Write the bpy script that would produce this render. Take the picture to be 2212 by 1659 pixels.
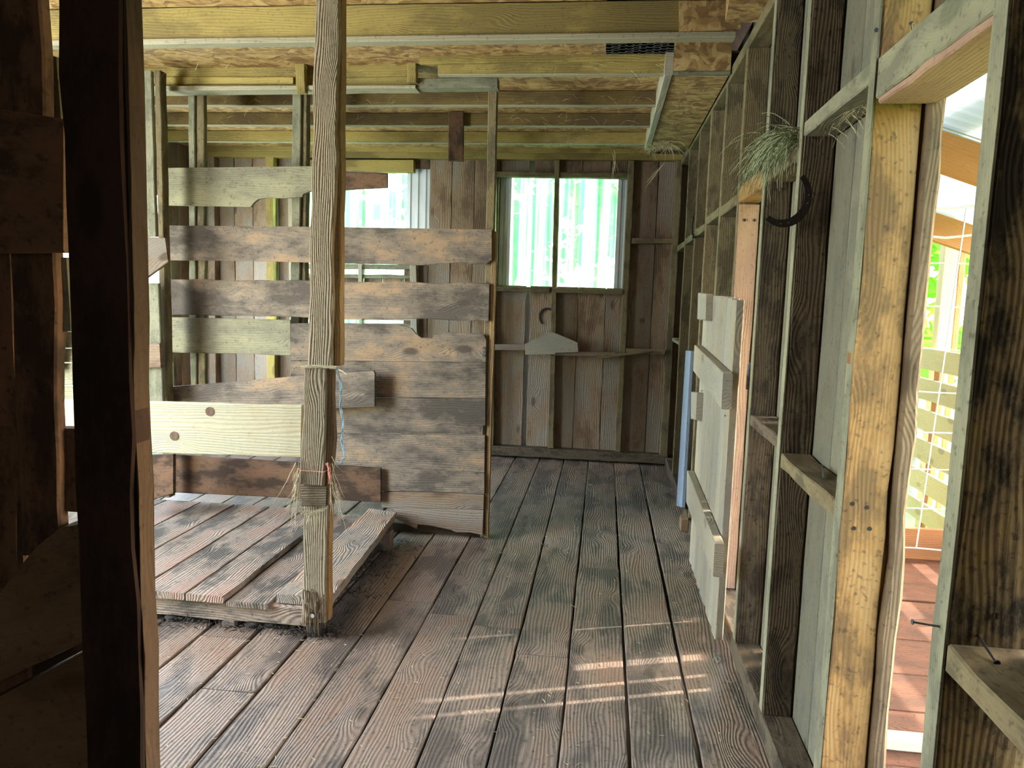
import bpy, bmesh, math, random
from mathutils import Vector, Matrix, noise
R = random.Random(7)
for o in list(bpy.data.objects): bpy.data.objects.remove(o)
SC = bpy.context.scene; COL = SC.collection

# ------------------------------------------------------------------ camera
F, CX, CY, H = 1650.0, 1106.0, 829.5, 1.55
_d = Vector((1308-CX, 187.5, F)).normalized()
_u = Vector((math.sin(.043), math.cos(.043), 0)); _u = (_u - _d*_u.dot(_d)).normalized()
_r = Vector((_u.y*_d.z-_u.z*_d.y, _u.z*_d.x-_u.x*_d.z, _u.x*_d.y-_u.y*_d.x)).normalized()
A = Matrix((_r, _d, _u))                       # (right, up, forward) -> world
CAM = Vector((0, 0, H))
cd = bpy.data.cameras.new('camera'); cam = bpy.data.objects.new('camera', cd); COL.objects.link(cam)
ax, ay, az = A @ Vector((1, 0, 0)), A @ Vector((0, 1, 0)), -(A @ Vector((0, 0, 1)))
m = Matrix((ax, ay, az)).transposed().to_4x4(); m.translation = CAM
cam.matrix_world = m
cd.sensor_width = 36; cd.lens = 36*F/2212; cd.clip_start = .02; cd.clip_end = 300
SC.camera = cam

# ------------------------------------------------------------------ world, sun, daylight, exposure
SUN_EL, SUN_AZ = math.radians(31), math.atan2(.34, .94)      # azimuth from +X towards +Y
w = bpy.data.worlds.new('sky'); SC.world = w; w.use_nodes = True
nt = w.node_tree; bg = nt.nodes['Background']
sky = nt.nodes.new('ShaderNodeTexSky'); sky.sky_type = 'NISHITA'; sky.sun_disc = False
sky.sun_elevation = SUN_EL; sky.sun_rotation = math.pi/2-SUN_AZ; sky.air_density = 1.2; sky.dust_density = 3.0
nt.links.new(sky.outputs[0], bg.inputs[0]); bg.inputs[1].default_value = 2.3

def lamp(name, kind, energy, color, loc, aim, size=None, size_y=None, spread=None):
    l = bpy.data.lights.new(name, kind); l.energy = energy; l.color = color
    if size: l.shape = 'RECTANGLE'; l.size = size; l.size_y = size_y or size
    if spread: l.spread = spread
    o = bpy.data.objects.new(name, l); COL.objects.link(o); o.location = loc
    o.rotation_euler = (Vector(aim)).to_track_quat('-Z', 'Z').to_euler()
    return o
sd = Vector((-math.cos(SUN_EL)*math.cos(SUN_AZ), -math.cos(SUN_EL)*math.sin(SUN_AZ), -math.sin(SUN_EL)))
s = lamp('sun', 'SUN', 10.0, (1, .93, .82), (6, 4, 6), sd); s.data.angle = math.radians(.8)
# daylight through the wide doorway of the left wall: sky from above, sunlit grass from below
lamp('doorway_skylight', 'AREA', 185, (.90, .96, 1.0), (-3.9, 2.3, 1.75), (1, .22, -.30), 2.2, 1.3)
lamp('doorway_grasslight', 'AREA', 58, (.93, 1.0, .62), (-3.9, 2.2, .55), (1, .35, .75), 2.2, .9)
lamp('rear_fill_light', 'AREA', 48, (.88, .97, .98), (-3.9, 5.9, 1.5), (1, .12, -.16), 1.3, 1.3)  # unseen fill lamp added to brighten the far wall and floor
# daylight through the side openings; an added fill behind the viewer
lamp('porch_door_light', 'AREA', 2.5, (1, .86, .68), (1.0, 1.72, 1.3), (-1, .25, -.1), .5, 1.6)
lamp('side_door_light', 'AREA', 3.5, (1, .84, .70), (1.05, 3.2, 1.2), (-.6, .8, 0), .5, 1.6)
lamp('viewer_fill_light', 'AREA', 5, (1, .86, .70), (-.3, -1.3, 1.6), (-.45, 1, -.1), .6, .9)  # added to lift the dark boards near the viewer; no opening here

SC.view_settings.view_transform = 'Standard'; SC.view_settings.look = 'None'
SC.view_settings.gamma = 1; SC.view_settings.use_curve_mapping = False
SC.view_settings.exposure = .58
SC.cycles.max_bounces = 6; SC.cycles.diffuse_bounces = 4; SC.cycles.transparent_max_bounces = 10
SC.cycles.use_denoising = True; SC.cycles.adaptive_threshold = .035; SC.cycles.sample_clamp_indirect = 6
SC.cycles.caustics_reflective = False; SC.cycles.caustics_refractive = False

# ------------------------------------------------------------------ pixel -> point on a plane of the place
def ray(x, y): return A @ Vector((x-CX, CY-y, F))
def PY(x, y, Y): r = ray(x, y); return CAM + r*(Y/r.y)
def PX(x, y, X): r = ray(x, y); return CAM + r*(X/r.x)
def PZ(x, y, Z): r = ray(x, y); return CAM + r*((Z-H)/r.z)

# ------------------------------------------------------------------ materials
def lin(c):
    if isinstance(c, str): c = [int(c[i:i+2], 16) for i in (0, 2, 4)]
    return tuple(((v/255)/12.92 if v/255 < .04045 else ((v/255+.055)/1.055)**2.4) for v in c) + (1,)

def wood(name, base, dark, stain=None, samt=.4, spread=.25, grain=.5, rough=.8, bump=.5, sscale=2.2, rings=26, stain2=None, s2=.5, specks=.35, spec=.25, knots=.8):
    """sawn wood: grain runs along local x, every board of a mesh gets its own tone"""
    M = bpy.data.materials.new(name); M.use_nodes = True; n = M.node_tree; N = n.nodes; L = n.links
    bs = N['Principled BSDF']; bs.inputs['Roughness'].default_value = rough; bs.inputs['Specular IOR Level'].default_value = spec
    def node(t, **k):
        q = N.new(t)
        for a, b in k.items(): setattr(q, a, b)
        return q
    tc = node('ShaderNodeTexCoord'); ge = node('ShaderNodeNewGeometry'); oi = node('ShaderNodeObjectInfo')
    add = node('ShaderNodeMath', operation='ADD'); L.new(ge.outputs['Random Per Island'], add.inputs[0]); L.new(oi.outputs['Random'], add.inputs[1])
    fr = node('ShaderNodeMath', operation='FRACT'); L.new(add.outputs[0], fr.inputs[0])
    off = node('ShaderNodeVectorMath', operation='MULTIPLY_ADD'); off.inputs[0].default_value = (0, 0, 0)
    cmb = node('ShaderNodeCombineXYZ')
    for i, k in enumerate((37., 11., 5.)):
        mm = node('ShaderNodeMath', operation='MULTIPLY'); L.new(fr.outputs[0], mm.inputs[0]); mm.inputs[1].default_value = k; L.new(mm.outputs[0], cmb.inputs[i])
    va = node('ShaderNodeVectorMath', operation='ADD'); L.new(tc.outputs['Object'], va.inputs[0]); L.new(cmb.outputs[0], va.inputs[1])
    # grain
    mp = node('ShaderNodeMapping'); mp.inputs['Scale'].default_value = (1.1, 5, 5); L.new(va.outputs[0], mp.inputs[0])
    warp = node('ShaderNodeTexNoise'); warp.inputs['Scale'].default_value = 1.0; warp.inputs['Detail'].default_value = 2.6; L.new(mp.outputs[0], warp.inputs[0])
    sep = node('ShaderNodeSeparateXYZ'); L.new(va.outputs[0], sep.inputs[0])
    mk = node('ShaderNodeMapping'); mk.inputs['Scale'].default_value = (2.2, 5, 5); L.new(va.outputs[0], mk.inputs[0])
    vk = node('ShaderNodeTexVoronoi'); vk.inputs['Scale'].default_value = 1.; L.new(mk.outputs[0], vk.inputs[0])
    kr = node('ShaderNodeMapRange', interpolation_type='SMOOTHSTEP'); kr.inputs[1].default_value = .42; kr.inputs[2].default_value = .06; kr.inputs[4].default_value = .05; L.new(vk.outputs['Distance'], kr.inputs[0])
    r1 = node('ShaderNodeMath', operation='MULTIPLY_ADD'); L.new(warp.outputs['Fac'], r1.inputs[0]); r1.inputs[1].default_value = .13
    ka = node('ShaderNodeMath', operation='ADD'); L.new(sep.outputs[1], ka.inputs[0]); L.new(kr.outputs[0], ka.inputs[1]); L.new(ka.outputs[0], r1.inputs[2])
    r2 = node('ShaderNodeMath', operation='MULTIPLY'); L.new(r1.outputs[0], r2.inputs[0]); r2.inputs[1].default_value = rings*3.2*2*math.pi
    r3 = node('ShaderNodeMath', operation='SINE'); L.new(r2.outputs[0], r3.inputs[0])
    r4 = node('ShaderNodeMapRange'); r4.inputs[1].default_value = -1; r4.inputs[2].default_value = 1; L.new(r3.outputs[0], r4.inputs[0])
    mf = node('ShaderNodeMapping'); mf.inputs['Scale'].default_value = (9, 170, 170); L.new(va.outputs[0], mf.inputs[0])
    fine = node('ShaderNodeTexNoise'); fine.inputs['Scale'].default_value = 1.; fine.inputs['Detail'].default_value = 3; fine.inputs['Roughness'].default_value = .7; L.new(mf.outputs[0], fine.inputs[0])
    gm = node('ShaderNodeMath', operation='MULTIPLY'); L.new(r4.outputs[0], gm.inputs[0]); L.new(fine.outputs['Fac'], gm.inputs[1])
    gs = node('ShaderNodeMapRange'); gs.inputs[1].default_value = .0; gs.inputs[2].default_value = .62; L.new(gm.outputs[0], gs.inputs[0]); gs.inputs[3].default_value = grain*.9; gs.inputs[4].default_value = 0
    pm = node('ShaderNodeMapRange'); pm.inputs[1].default_value = .35; pm.inputs[2].default_value = .65; pm.inputs[3].default_value = .25; L.new(warp.outputs['Fac'], pm.inputs[0])
    pg = node('ShaderNodeMath', operation='MULTIPLY'); L.new(gs.outputs[0], pg.inputs[0]); L.new(pm.outputs[0], pg.inputs[1])
    c1 = node('ShaderNodeMix', data_type='RGBA'); L.new(pg.outputs[0], c1.inputs[0]); c1.inputs[6].default_value = lin(base); c1.inputs[7].default_value = lin(dark)
    cur = c1.outputs[2]
    # stains and dirt patches
    ms = node('ShaderNodeMapping'); ms.inputs['Scale'].default_value = (sscale, sscale*2.2, sscale*2.2); L.new(va.outputs[0], ms.inputs[0])
    st = node('ShaderNodeTexNoise'); st.inputs['Scale'].default_value = 1.; st.inputs['Detail'].default_value = 6; st.inputs['Roughness'].default_value = .68; L.new(ms.outputs[0], st.inputs[0])
    def layer(cur, fac_out, lo, hi, col, amt):
        mr = node('ShaderNodeMapRange'); mr.inputs[1].default_value = lo; mr.inputs[2].default_value = hi; mr.inputs[4].default_value = amt; L.new(fac_out, mr.inputs[0])
        mx = node('ShaderNodeMix', data_type='RGBA'); L.new(mr.outputs[0], mx.inputs[0]); L.new(cur, mx.inputs[6]); mx.inputs[7].default_value = lin(col); return mx.outputs[2]
    if stain: cur = layer(cur, st.outputs['Fac'], .48, .58, stain, samt)
    if stain2: cur = layer(cur, st.outputs['Fac'], .47, .38, stain2, s2)
    sp = node('ShaderNodeTexNoise'); sp.inputs['Scale'].default_value = 62.; sp.inputs['Detail'].default_value = 2; L.new(va.outputs[0], sp.inputs[0])
    if specks: cur = layer(cur, sp.outputs['Fac'], .60, .72, '1c1612', specks)
    if knots: cur = layer(cur, vk.outputs['Distance'], .15, .09, dark, knots)
    hv = node('ShaderNodeHueSaturation'); L.new(cur, hv.inputs['Color'])
    vr = node('ShaderNodeMapRange'); L.new(fr.outputs[0], vr.inputs[0]); vr.inputs[3].default_value = 1-spread; vr.inputs[4].default_value = 1+spread; L.new(vr.outputs[0], hv.inputs['Value'])
    L.new(hv.outputs[0], bs.inputs['Base Color'])
    ba = node('ShaderNodeMath', operation='ADD'); L.new(gm.outputs[0], ba.inputs[0])
    bb = node('ShaderNodeMath', operation='MULTIPLY'); L.new(sp.outputs['Fac'], bb.inputs[0]); bb.inputs[1].default_value = .5; L.new(bb.outputs[0], ba.inputs[1])
    bm = node('ShaderNodeBump'); bm.inputs['Strength'].default_value = bump; bm.inputs['Distance'].default_value = .006; L.new(ba.outputs[0], bm.inputs['Height']); L.new(bm.outputs[0], bs.inputs['Normal'])
    return M

def plain(name, col, rough=.7, metal=0, noise_amt=.25, scale=30, alpha=None, bump=.2):
    M = bpy.data.materials.new(name); M.use_nodes = True; n = M.node_tree; N = n.nodes; L = n.links
    bs = N['Principled BSDF']; bs.inputs['Roughness'].default_value = rough; bs.inputs['Metallic'].default_value = metal
    tc = N.new('ShaderNodeTexCoord'); nz = N.new('ShaderNodeTexNoise'); nz.inputs['Scale'].default_value = scale; nz.inputs['Detail'].default_value = 4
    L.new(tc.outputs['Object'], nz.inputs[0])
    mr = N.new('ShaderNodeMapRange'); mr.inputs[3].default_value = 1-noise_amt; mr.inputs[4].default_value = 1+noise_amt; mr.inputs[1].default_value = .3; mr.inputs[2].default_value = .7; L.new(nz.outputs[0], mr.inputs[0])
    hv = N.new('ShaderNodeHueSaturation'); hv.inputs['Color'].default_value = lin(col); L.new(mr.outputs[0], hv.inputs['Value']); L.new(hv.outputs[0], bs.inputs['Base Color'])
    if bump:
        bm = N.new('ShaderNodeBump'); bm.inputs['Strength'].default_value = bump; bm.inputs['Distance'].default_value = .004; L.new(nz.outputs[0], bm.inputs['Height']); L.new(bm.outputs[0], bs.inputs['Normal'])
    return M

def osb(name, a, b, c):
    M = bpy.data.materials.new(name); M.use_nodes = True; n = M.node_tree; N = n.nodes; L = n.links
    bs = N['Principled BSDF']; bs.inputs['Roughness'].default_value = .75
    tc = N.new('ShaderNodeTexCoord')
    wn = N.new('ShaderNodeTexNoise'); wn.inputs['Scale'].default_value = 5; L.new(tc.outputs['Object'], wn.inputs[0])
    mx = N.new('ShaderNodeVectorMath'); mx.operation = 'MULTIPLY_ADD'; mx.inputs[1].default_value = (.25, .25, .25); L.new(wn.outputs['Color'], mx.inputs[0]); L.new(tc.outputs['Object'], mx.inputs[2])
    out = []
    for sc in ((9, 36, 36), (30, 10, 30)):
        mp = N.new('ShaderNodeMapping'); mp.inputs['Scale'].default_value = sc; L.new(mx.outputs[0], mp.inputs[0])
        vo = N.new('ShaderNodeTexVoronoi'); vo.inputs['Scale'].default_value = 1; L.new(mp.outputs[0], vo.inputs[0])
        s = N.new('ShaderNodeSeparateColor'); L.new(vo.outputs['Color'], s.inputs[0]); out.append(s.outputs[0])
    m1 = N.new('ShaderNodeMath'); m1.operation = 'MULTIPLY_ADD'; L.new(out[0], m1.inputs[0]); m1.inputs[1].default_value = .6
    m2 = N.new('ShaderNodeMath'); m2.operation = 'MULTIPLY'; L.new(out[1], m2.inputs[0]); m2.inputs[1].default_value = .4; L.new(m2.outputs[0], m1.inputs[2])
    cr = N.new('ShaderNodeValToRGB'); e = cr.color_ramp.elements; e[0].position = .2; e[0].color = lin(a); e[1].position = .85; e[1].color = lin(c)
    q = e.new(.5); q.color = lin(b); L.new(m1.outputs[0], cr.inputs[0]); L.new(cr.outputs[0], bs.inputs['Base Color'])
    bm = N.new('ShaderNodeBump'); bm.inputs['Strength'].default_value = .4; bm.inputs['Distance'].default_value = .003; L.new(m1.outputs[0], bm.inputs['Height']); L.new(bm.outputs[0], bs.inputs['Normal'])
    return M

def trans(name, col, transp=.35, tl=.5, streak=False):
    """fibreglass / leaf: part clear, part translucent"""
    M = bpy.data.materials.new(name); M.use_nodes = True; n = M.node_tree; N = n.nodes; L = n.links
    N.remove(N['Principled BSDF']); out = N['Material Output']
    d = N.new('ShaderNodeBsdfDiffuse'); t = N.new('ShaderNodeBsdfTranslucent'); p = N.new('ShaderNodeBsdfTransparent')
    for q in (d, t, p): q.inputs['Color'].default_value = lin(col)
    a = N.new('ShaderNodeMixShader'); a.inputs[0].default_value = tl; L.new(d.outputs[0], a.inputs[1]); L.new(t.outputs[0], a.inputs[2])
    b = N.new('ShaderNodeMixShader'); b.inputs[0].default_value = transp; L.new(a.outputs[0], b.inputs[1]); L.new(p.outputs[0], b.inputs[2])
    if streak:   # cloudy vertical streaks of the old sheet
        tc = N.new('ShaderNodeTexCoord'); mp = N.new('ShaderNodeMapping'); mp.inputs['Scale'].default_value = (26, 26, .5); L.new(tc.outputs['Object'], mp.inputs[0])
        nz = N.new('ShaderNodeTexNoise'); nz.inputs['Scale'].default_value = 1; nz.inputs['Detail'].default_value = 4; L.new(mp.outputs[0], nz.inputs[0])
        mr = N.new('ShaderNodeMapRange'); mr.inputs[1].default_value = .35; mr.inputs[2].default_value = .6; mr.inputs[3].default_value = .18; mr.inputs[4].default_value = .75; L.new(nz.outputs[0], mr.inputs[0]); L.new(mr.outputs[0], b.inputs[0])
    L.new(b.outputs[0], out.inputs[0]); return M

MT = dict(
 floor=wood('floor_wood', '857467', '3a302b', '453e3b', .75, .14, .55, .46, .6, 2.1, 22, '80614f', .4, .6, .45, .6),
 barn=wood('barn_board', '86705c', '46372c', '7c7770', .65, .32, .4, .85, .6, 1.4, 20, '47372b', .6, .35),
 sheath=wood('inner_sheathing', '666253', '403c2e', '504f46', .6, .2, .2, .85, .3, 3, 20, '5a5240', .5, .35),
 rail=wood('stall_board', '776a5e', '40372f', '443d38', .85, .12, .42, .82, .6, 2.0, 24, '967a5e', .7, .45),
 topb=wood('pale_stall_board', '858069', '545040', '5e5a50', .6, .1, .4, .82, .6, 2.3, 24, '969072', .5, .4),
 joist=wood('joist_wood', '928049', '6c5d34', '5c4e30', .6, .2, .25, .8, .35, 1.2, 24, 'a28f54', .4, .3),  # green cast of the bounce light partly tinted into the wood
 joistb=wood('brown_joist_wood', '6e5c36', '4c3e26', '46382a', .6, .15, .3, .8, .35, 1.6, 24, '7c6a3c', .5, .3),
 stud=wood('stud_wood', '6e6248', '504530', '3c3428', .65, .12, .16, .85, .25, 3.5, 26, '5c4b34', .6, .5),
 studdark=wood('muddy_stud_wood', '5a4e3e', '3c3026', '2c251f', .75, .1, .14, .82, .3, 4.5, 30, '4e4234', .6, .7),
 orange=wood('orange_fir_wood', '8c683c', '6e502c', '544028', .7, .08, .14, .75, .25, 4.5, 30, '98764a', .6, .5, .25, .6),
 post=wood('weathered_post_wood', '8c7e6a', '3e372b', '625b4c', .45, .1, .8, .85, 1., 1.2, 32, '776850', .4, .35),
 white=wood('new_pine_board', 'b2ad97', '978867', 'a2a292', .3, .05, .35, .7, .45, 1.3, 22, 'b49c76', .3, .12),
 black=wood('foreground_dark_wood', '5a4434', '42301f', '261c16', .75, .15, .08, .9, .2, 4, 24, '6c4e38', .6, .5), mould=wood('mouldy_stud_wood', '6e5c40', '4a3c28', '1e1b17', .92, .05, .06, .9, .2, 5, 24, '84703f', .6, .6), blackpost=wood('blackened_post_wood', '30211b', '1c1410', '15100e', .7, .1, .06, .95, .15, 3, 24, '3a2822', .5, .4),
 bark=wood('live_edge_wood', '6a5640', '4a3a28', '433728', .5, .1, .22, .85, .4, 3, 30, '7c6448', .4, .4), barklit=wood('lit_bark_wood', '46372a', '2e231a', '30261c', .5, .1, .15, .9, .6, 3, 30, '54412f', .4, .4),
 gate=wood('pale_gate_wood', '948c7c', '716a5e', '7c7b76', .5, .1, .35, .7, .35, 1.4, 28, '9a8a6e', .4, .25),
 greypost=wood('green_grey_wood', '777460', '5c5c4a', '545244', .6, .08, .15, .85, .25, 4, 30, '848064', .5, .45),
 platform=wood('platform_wood', '8f7f72', '4e4238', '403e3b', .8, .15, .45, .82, .7, 2.4, 24, '956c5e', .45, .5),
 wornpl=wood('worn_plank_wood', '98897a', '5c5046', '6c6a68', .6, .05, .5, .82, .8, 2.6, 24, 'a8866c', .5, .5),
 brown=wood('brown_batten_wood', '7c6444', '5c4a32', '5c4a34', .5, .1, .3, .8, .5, 1.5, 24, '8a7048', .4, .3),
 pinkfir=wood('torn_fir_wood', '9a7c66', '7c604c', '84685a', .6, .05, .3, .8, .8, 2.5, 24, 'a08068', .5, .3),
 porchfl=wood('porch_floor_wood', '6e4630', '543524', '4c3426', .6, .1, .3, .8, .4, 3, 24, '7c5238', .4, .5),
 fir=wood('porch_fir', 'b87c50', '955e3a', 'a06c48', .3, .08, .3, .7, .3, 1.3, 24, 'c48c60', .4, .15),
 slat=wood('pallet_slat', 'c8b896', 'a08e6e', 'b4a484', .35, .1, .25, .75, .3, 1.5, 24, 'd0b890', .4, .15),
 dusty=wood('dusty_lit_wood', '98917a', '787260', '847e6a', .4, .1, .3, .85, .3, 1.5, 24),  # dust, plus the lit look of the joist undersides
 blue=wood('bluish_board_wood', '7b8798', '5c6672', '6c7684', .4, .05, .3, .7, .4, 2, 24),  # bluish grey base colour
 paint=plain('grey_metal_siding', 'c8ccd0', .4, .3, .08, 6, bump=.05),
 iron=plain('rusty_iron', '2a2422', .5, .6, .3, 60, bump=.5),
 steel=plain('nail_steel', '6c6c70', .35, .8, .2, 60),
 galv=plain('galvanised_wire', 'd4d6da', .35, .6, .1, 40, bump=0),
 hay=plain('dry_hay', 'a8a07c', .9, 0, .35, 90, bump=0),
 haygreen=plain('green_hay', '8c9474', .9, 0, .35, 90, bump=0),
 muck=plain('manure', '2e2824', .95, 0, .5, 50, bump=1.),
 twine=plain('grey_twine', 'a89f86', .9, 0, .3, 200, bump=0),
 bluetw=plain('blue_twine', '7f9cae', .8, 0, .3, 200, bump=0),
 pinktw=plain('pink_twine', 'd0887c', .8, 0, .2, 200, bump=0),
 web=plain('cobweb_straw', 'b8ae8c', .9, 0, .2, 90, bump=0),
 osb=osb('osb_sheet', '735632', '98784a', 'b49866'),
 soil=plain('soil', '4c4438', .95, 0, .4, 3),
 grass=plain('grass', '4c742c', .9, 0, .4, 2.5),
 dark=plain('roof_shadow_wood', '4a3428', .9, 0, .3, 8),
 fibre=trans('fibreglass_panel', 'bff5e2', .5, .85, True), roofp=trans('porch_roof_panel', 'a4aeb0', .04, .16),
 leaf=trans('leaves', '8cc84a', 0, .5), leaf2=trans('dark_leaves', '5a9a4c', 0, .4),
 trunk=plain('bark', 'a09c90', .9, 0, .4, 12, bump=1.),
 knot=plain('knot', '5a4434', .8, 0, .3, 80),
)

# ------------------------------------------------------------------ tagging
def tag(o, label=None, cat=None, group=None, kind=None):
    if label: o['label'] = label
    if cat: o['category'] = cat
    if group: o['group'] = group
    if kind: o['kind'] = kind
    return o
def empty(name, loc):
    o = bpy.data.objects.new(name, None); COL.objects.link(o); o.location = loc; o.empty_display_size = .1; return o

# ------------------------------------------------------------------ board builder
class B:
    """collects boards (slabs), outlines and tubes; build() links them as one mesh object with local x along the grain"""
    def __init__(s, rough=.0025): s.bm = bmesh.new(); s.axis = None; s.up = None; s.rough = rough; s.pts = []
    def slab(s, a, b, c, d, ext, rough=None, ch=.004, seg=None):
        """a->b top edge along the length, d->c bottom edge, ext = thickness vector"""
        a, b, c, d, ext = map(Vector, (a, b, c, d, ext)); rough = s.rough if rough is None else rough
        L = ((b-a)+(c-d))*.5; ln = L.length
        if s.axis is None: s.axis = L.normalized(); s.up = ext.normalized()
        n = seg or max(1, min(28, int(ln/.09))); e1, e2 = R.uniform(0, 99), R.uniform(0, 99)
        T = ext.length; en = ext.normalized(); rings = []
        W = (a-d).length; ch = min(ch, T*.2, W*.2)
        for i in range(n+1):
            t = i/n; p = a.lerp(b, t); q = d.lerp(c, t); wv = (p-q).normalized()
            p = p + wv*rough*1.5*noise.noise(Vector((t*ln*5, e1, 0))) + wv*rough*noise.noise(Vector((t*ln*22, e1, 3)))
            q = q + wv*rough*1.5*noise.noise(Vector((t*ln*5, e2, 0))) + wv*rough*noise.noise(Vector((t*ln*22, e2, 3)))
            k = en*rough*.8*noise.noise(Vector((t*ln*3, e2, 7)))
            P = [p-wv*ch+k, p+en*ch+k, p+en*(T-ch)+k, p-wv*ch+en*T+k, q+wv*ch+en*T+k, q+en*(T-ch)+k, q+en*ch+k, q+wv*ch+k]
            rings.append([s.bm.verts.new(v) for v in P])
        for i in range(n):
            for j in range(8):
                s.bm.faces.new((rings[i][j], rings[i+1][j], rings[i+1][(j+1) % 8], rings[i][(j+1) % 8]))
        s.bm.faces.new(rings[0]); s.bm.faces.new(rings[-1][::-1])
        return s
    def poly(s, pts, ext, axis=None):
        pts = [Vector(p) for p in pts]; ext = Vector(ext)
        if s.axis is None: s.axis = Vector(axis or (pts[1]-pts[0])).normalized(); s.up = ext.normalized()
        f = [s.bm.verts.new(p) for p in pts]; g = [s.bm.verts.new(p+ext) for p in pts]
        s.bm.faces.new(f); s.bm.faces.new(g[::-1])
        for i in range(len(f)): j = (i+1) % len(f); s.bm.faces.new((f[i], g[i], g[j], f[j]))
        return s
    def box(s, lo, hi, axis='x', rough=None, ch=.004):
        x0, y0, z0 = lo; x1, y1, z1 = hi
        if axis == 'x': return s.slab((x0, y0, z1), (x1, y0, z1), (x1, y0, z0), (x0, y0, z0), (0, y1-y0, 0), rough, ch)
        if axis == 'y': return s.slab((x0, y0, z1), (x0, y1, z1), (x0, y1, z0), (x0, y0, z0), (x1-x0, 0, 0), rough, ch)
        return s.slab((x0, y0, z0), (x0, y0, z1), (x1, y0, z1), (x1, y0, z0), (0, y1-y0, 0), rough, ch)
    def tube(s, pts, r, k=5, taper=False):
        pts = [Vector(p) for p in pts]
        if s.axis is None: s.axis = (pts[-1]-pts[0]).normalized(); s.up = s.axis.orthogonal().normalized()
        rings = []; n = len(pts)
        for i, p in enumerate(pts):
            t = (pts[min(i+1, n-1)]-pts[max(i-1, 0)]).normalized()
            u = t.cross(Vector((.31, .17, .93)));  u = (u if u.length > .01 else t.orthogonal()).normalized(); v = t.cross(u)
            rr = r*(1-.7*i/(n-1)) if taper else r
            rings.append([s.bm.verts.new(p+(u*math.cos(2*math.pi*j/k)+v*math.sin(2*math.pi*j/k))*rr) for j in range(k)])
        for i in range(n-1):
            for j in range(k): s.bm.faces.new((rings[i][j], rings[i][(j+1) % k], rings[i+1][(j+1) % k], rings[i+1][j]))
        s.bm.faces.new(rings[0][::-1]); s.bm.faces.new(rings[-1])
        return s
    def quad(s, c, u, v):
        c, u, v = Vector(c), Vector(u), Vector(v)
        if s.axis is None: s.axis = Vector((1, 0, 0)); s.up = Vector((0, 0, 1))
        s.bm.faces.new([s.bm.verts.new(p) for p in (c-u-v, c+u-v, c+u+v, c-u+v)]); return s
    def build(s, name, mat, parent=None, world_axes=False):
        bmesh.ops.recalc_face_normals(s.bm, faces=s.bm.faces)
        vs = [v.co for v in s.bm.verts]; lo = Vector([min(v[i] for v in vs) for i in range(3)]); hi = Vector([max(v[i] for v in vs) for i in range(3)])
        org = Vector(((lo.x+hi.x)/2, (lo.y+hi.y)/2, lo.z))
        X = s.axis.normalized(); Z = s.up - X*s.up.dot(X); Z = Z.normalized() if Z.length > 1e-4 else X.orthogonal().normalized(); Y = Z.cross(X)
        if world_axes: X, Y, Z = Vector((1, 0, 0)), Vector((0, 1, 0)), Vector((0, 0, 1))
        Mx = Matrix((X, Y, Z)).transposed().to_4x4(); Mx.translation = org
        s.bm.transform(Mx.inverted()); me = bpy.data.meshes.new(name); s.bm.to_mesh(me); s.bm.free()
        me.materials.append(mat if not isinstance(mat, str) else MT[mat])
        o = bpy.data.objects.new(name, me); COL.objects.link(o)
        if parent is not None:
            o.parent = parent; Pm = parent.matrix_basis if parent.parent is None else parent.parent.matrix_basis @ parent.matrix_basis
            o.matrix_basis = Pm.inverted() @ Mx
        else: o.matrix_basis = Mx
        return o

def pyslab(px, Y, ext, name=None, mat=None, parent=None, vertical=False, **k):
    """board whose four corners (TL,TR,BR,BL pixels) lie on the plane y=Y; ext is its depth"""
    c = [PY(x, y, Y) for x, y in px]; b = B()
    if vertical: b.slab(c[3], c[0], c[1], c[2], (0, ext, 0), **k)
    else: b.slab(c[0], c[1], c[2], c[3], (0, ext, 0), **k)
    return b.build(name, mat, parent) if name else b
def pypoly(px, Y, ext, name, mat, parent=None, axis=(1, 0, 0)):
    return B().poly([PY(x, y, Y) for x, y in px], (0, ext, 0), axis).build(name, mat, parent)

# ================================================================== THE SETTING
XR, XS = .62, .725            # stud faces and sheathing of the right wall
YF = 7.12                     # stud faces of the far wall
ZB, ZD = 2.78, 2.95           # joist undersides, deck
XL = -4.05
Y0 = -1.4
# ground outside and under the floor
b = B(0); b.axis = Vector((1, 0, 0)); b.up = Vector((0, 0, 1)); n = 26
for i in range(n):
    for j in range(n):
        x0, x1 = -30+i*60/n, -30+(i+1)*60/n; y0, y1 = -20+j*60/n, -20+(j+1)*60/n
        z = lambda x, y: -.45 + (.25*noise.noise(Vector((x*.2, y*.2, 0))) if abs(x) > 5 or y > 9 else 0)
        b.bm.faces.new([b.bm.verts.new((x, y, z(x, y))) for x, y in ((x0, y0), (x1, y0), (x1, y1), (x0, y1))])
bmesh.ops.remove_doubles(b.bm, verts=b.bm.verts, dist=.001)
tag(b.build('ground', 'grass', world_axes=True), 'sunlit green grass around the barn', kind='structure')
b = B(0); b.box((XL, Y0, -.42), (XS, 7.3, -.36)); tag(b.build('floor_void', 'soil', world_axes=True), 'dark soil under the barn floor', kind='structure')

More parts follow.
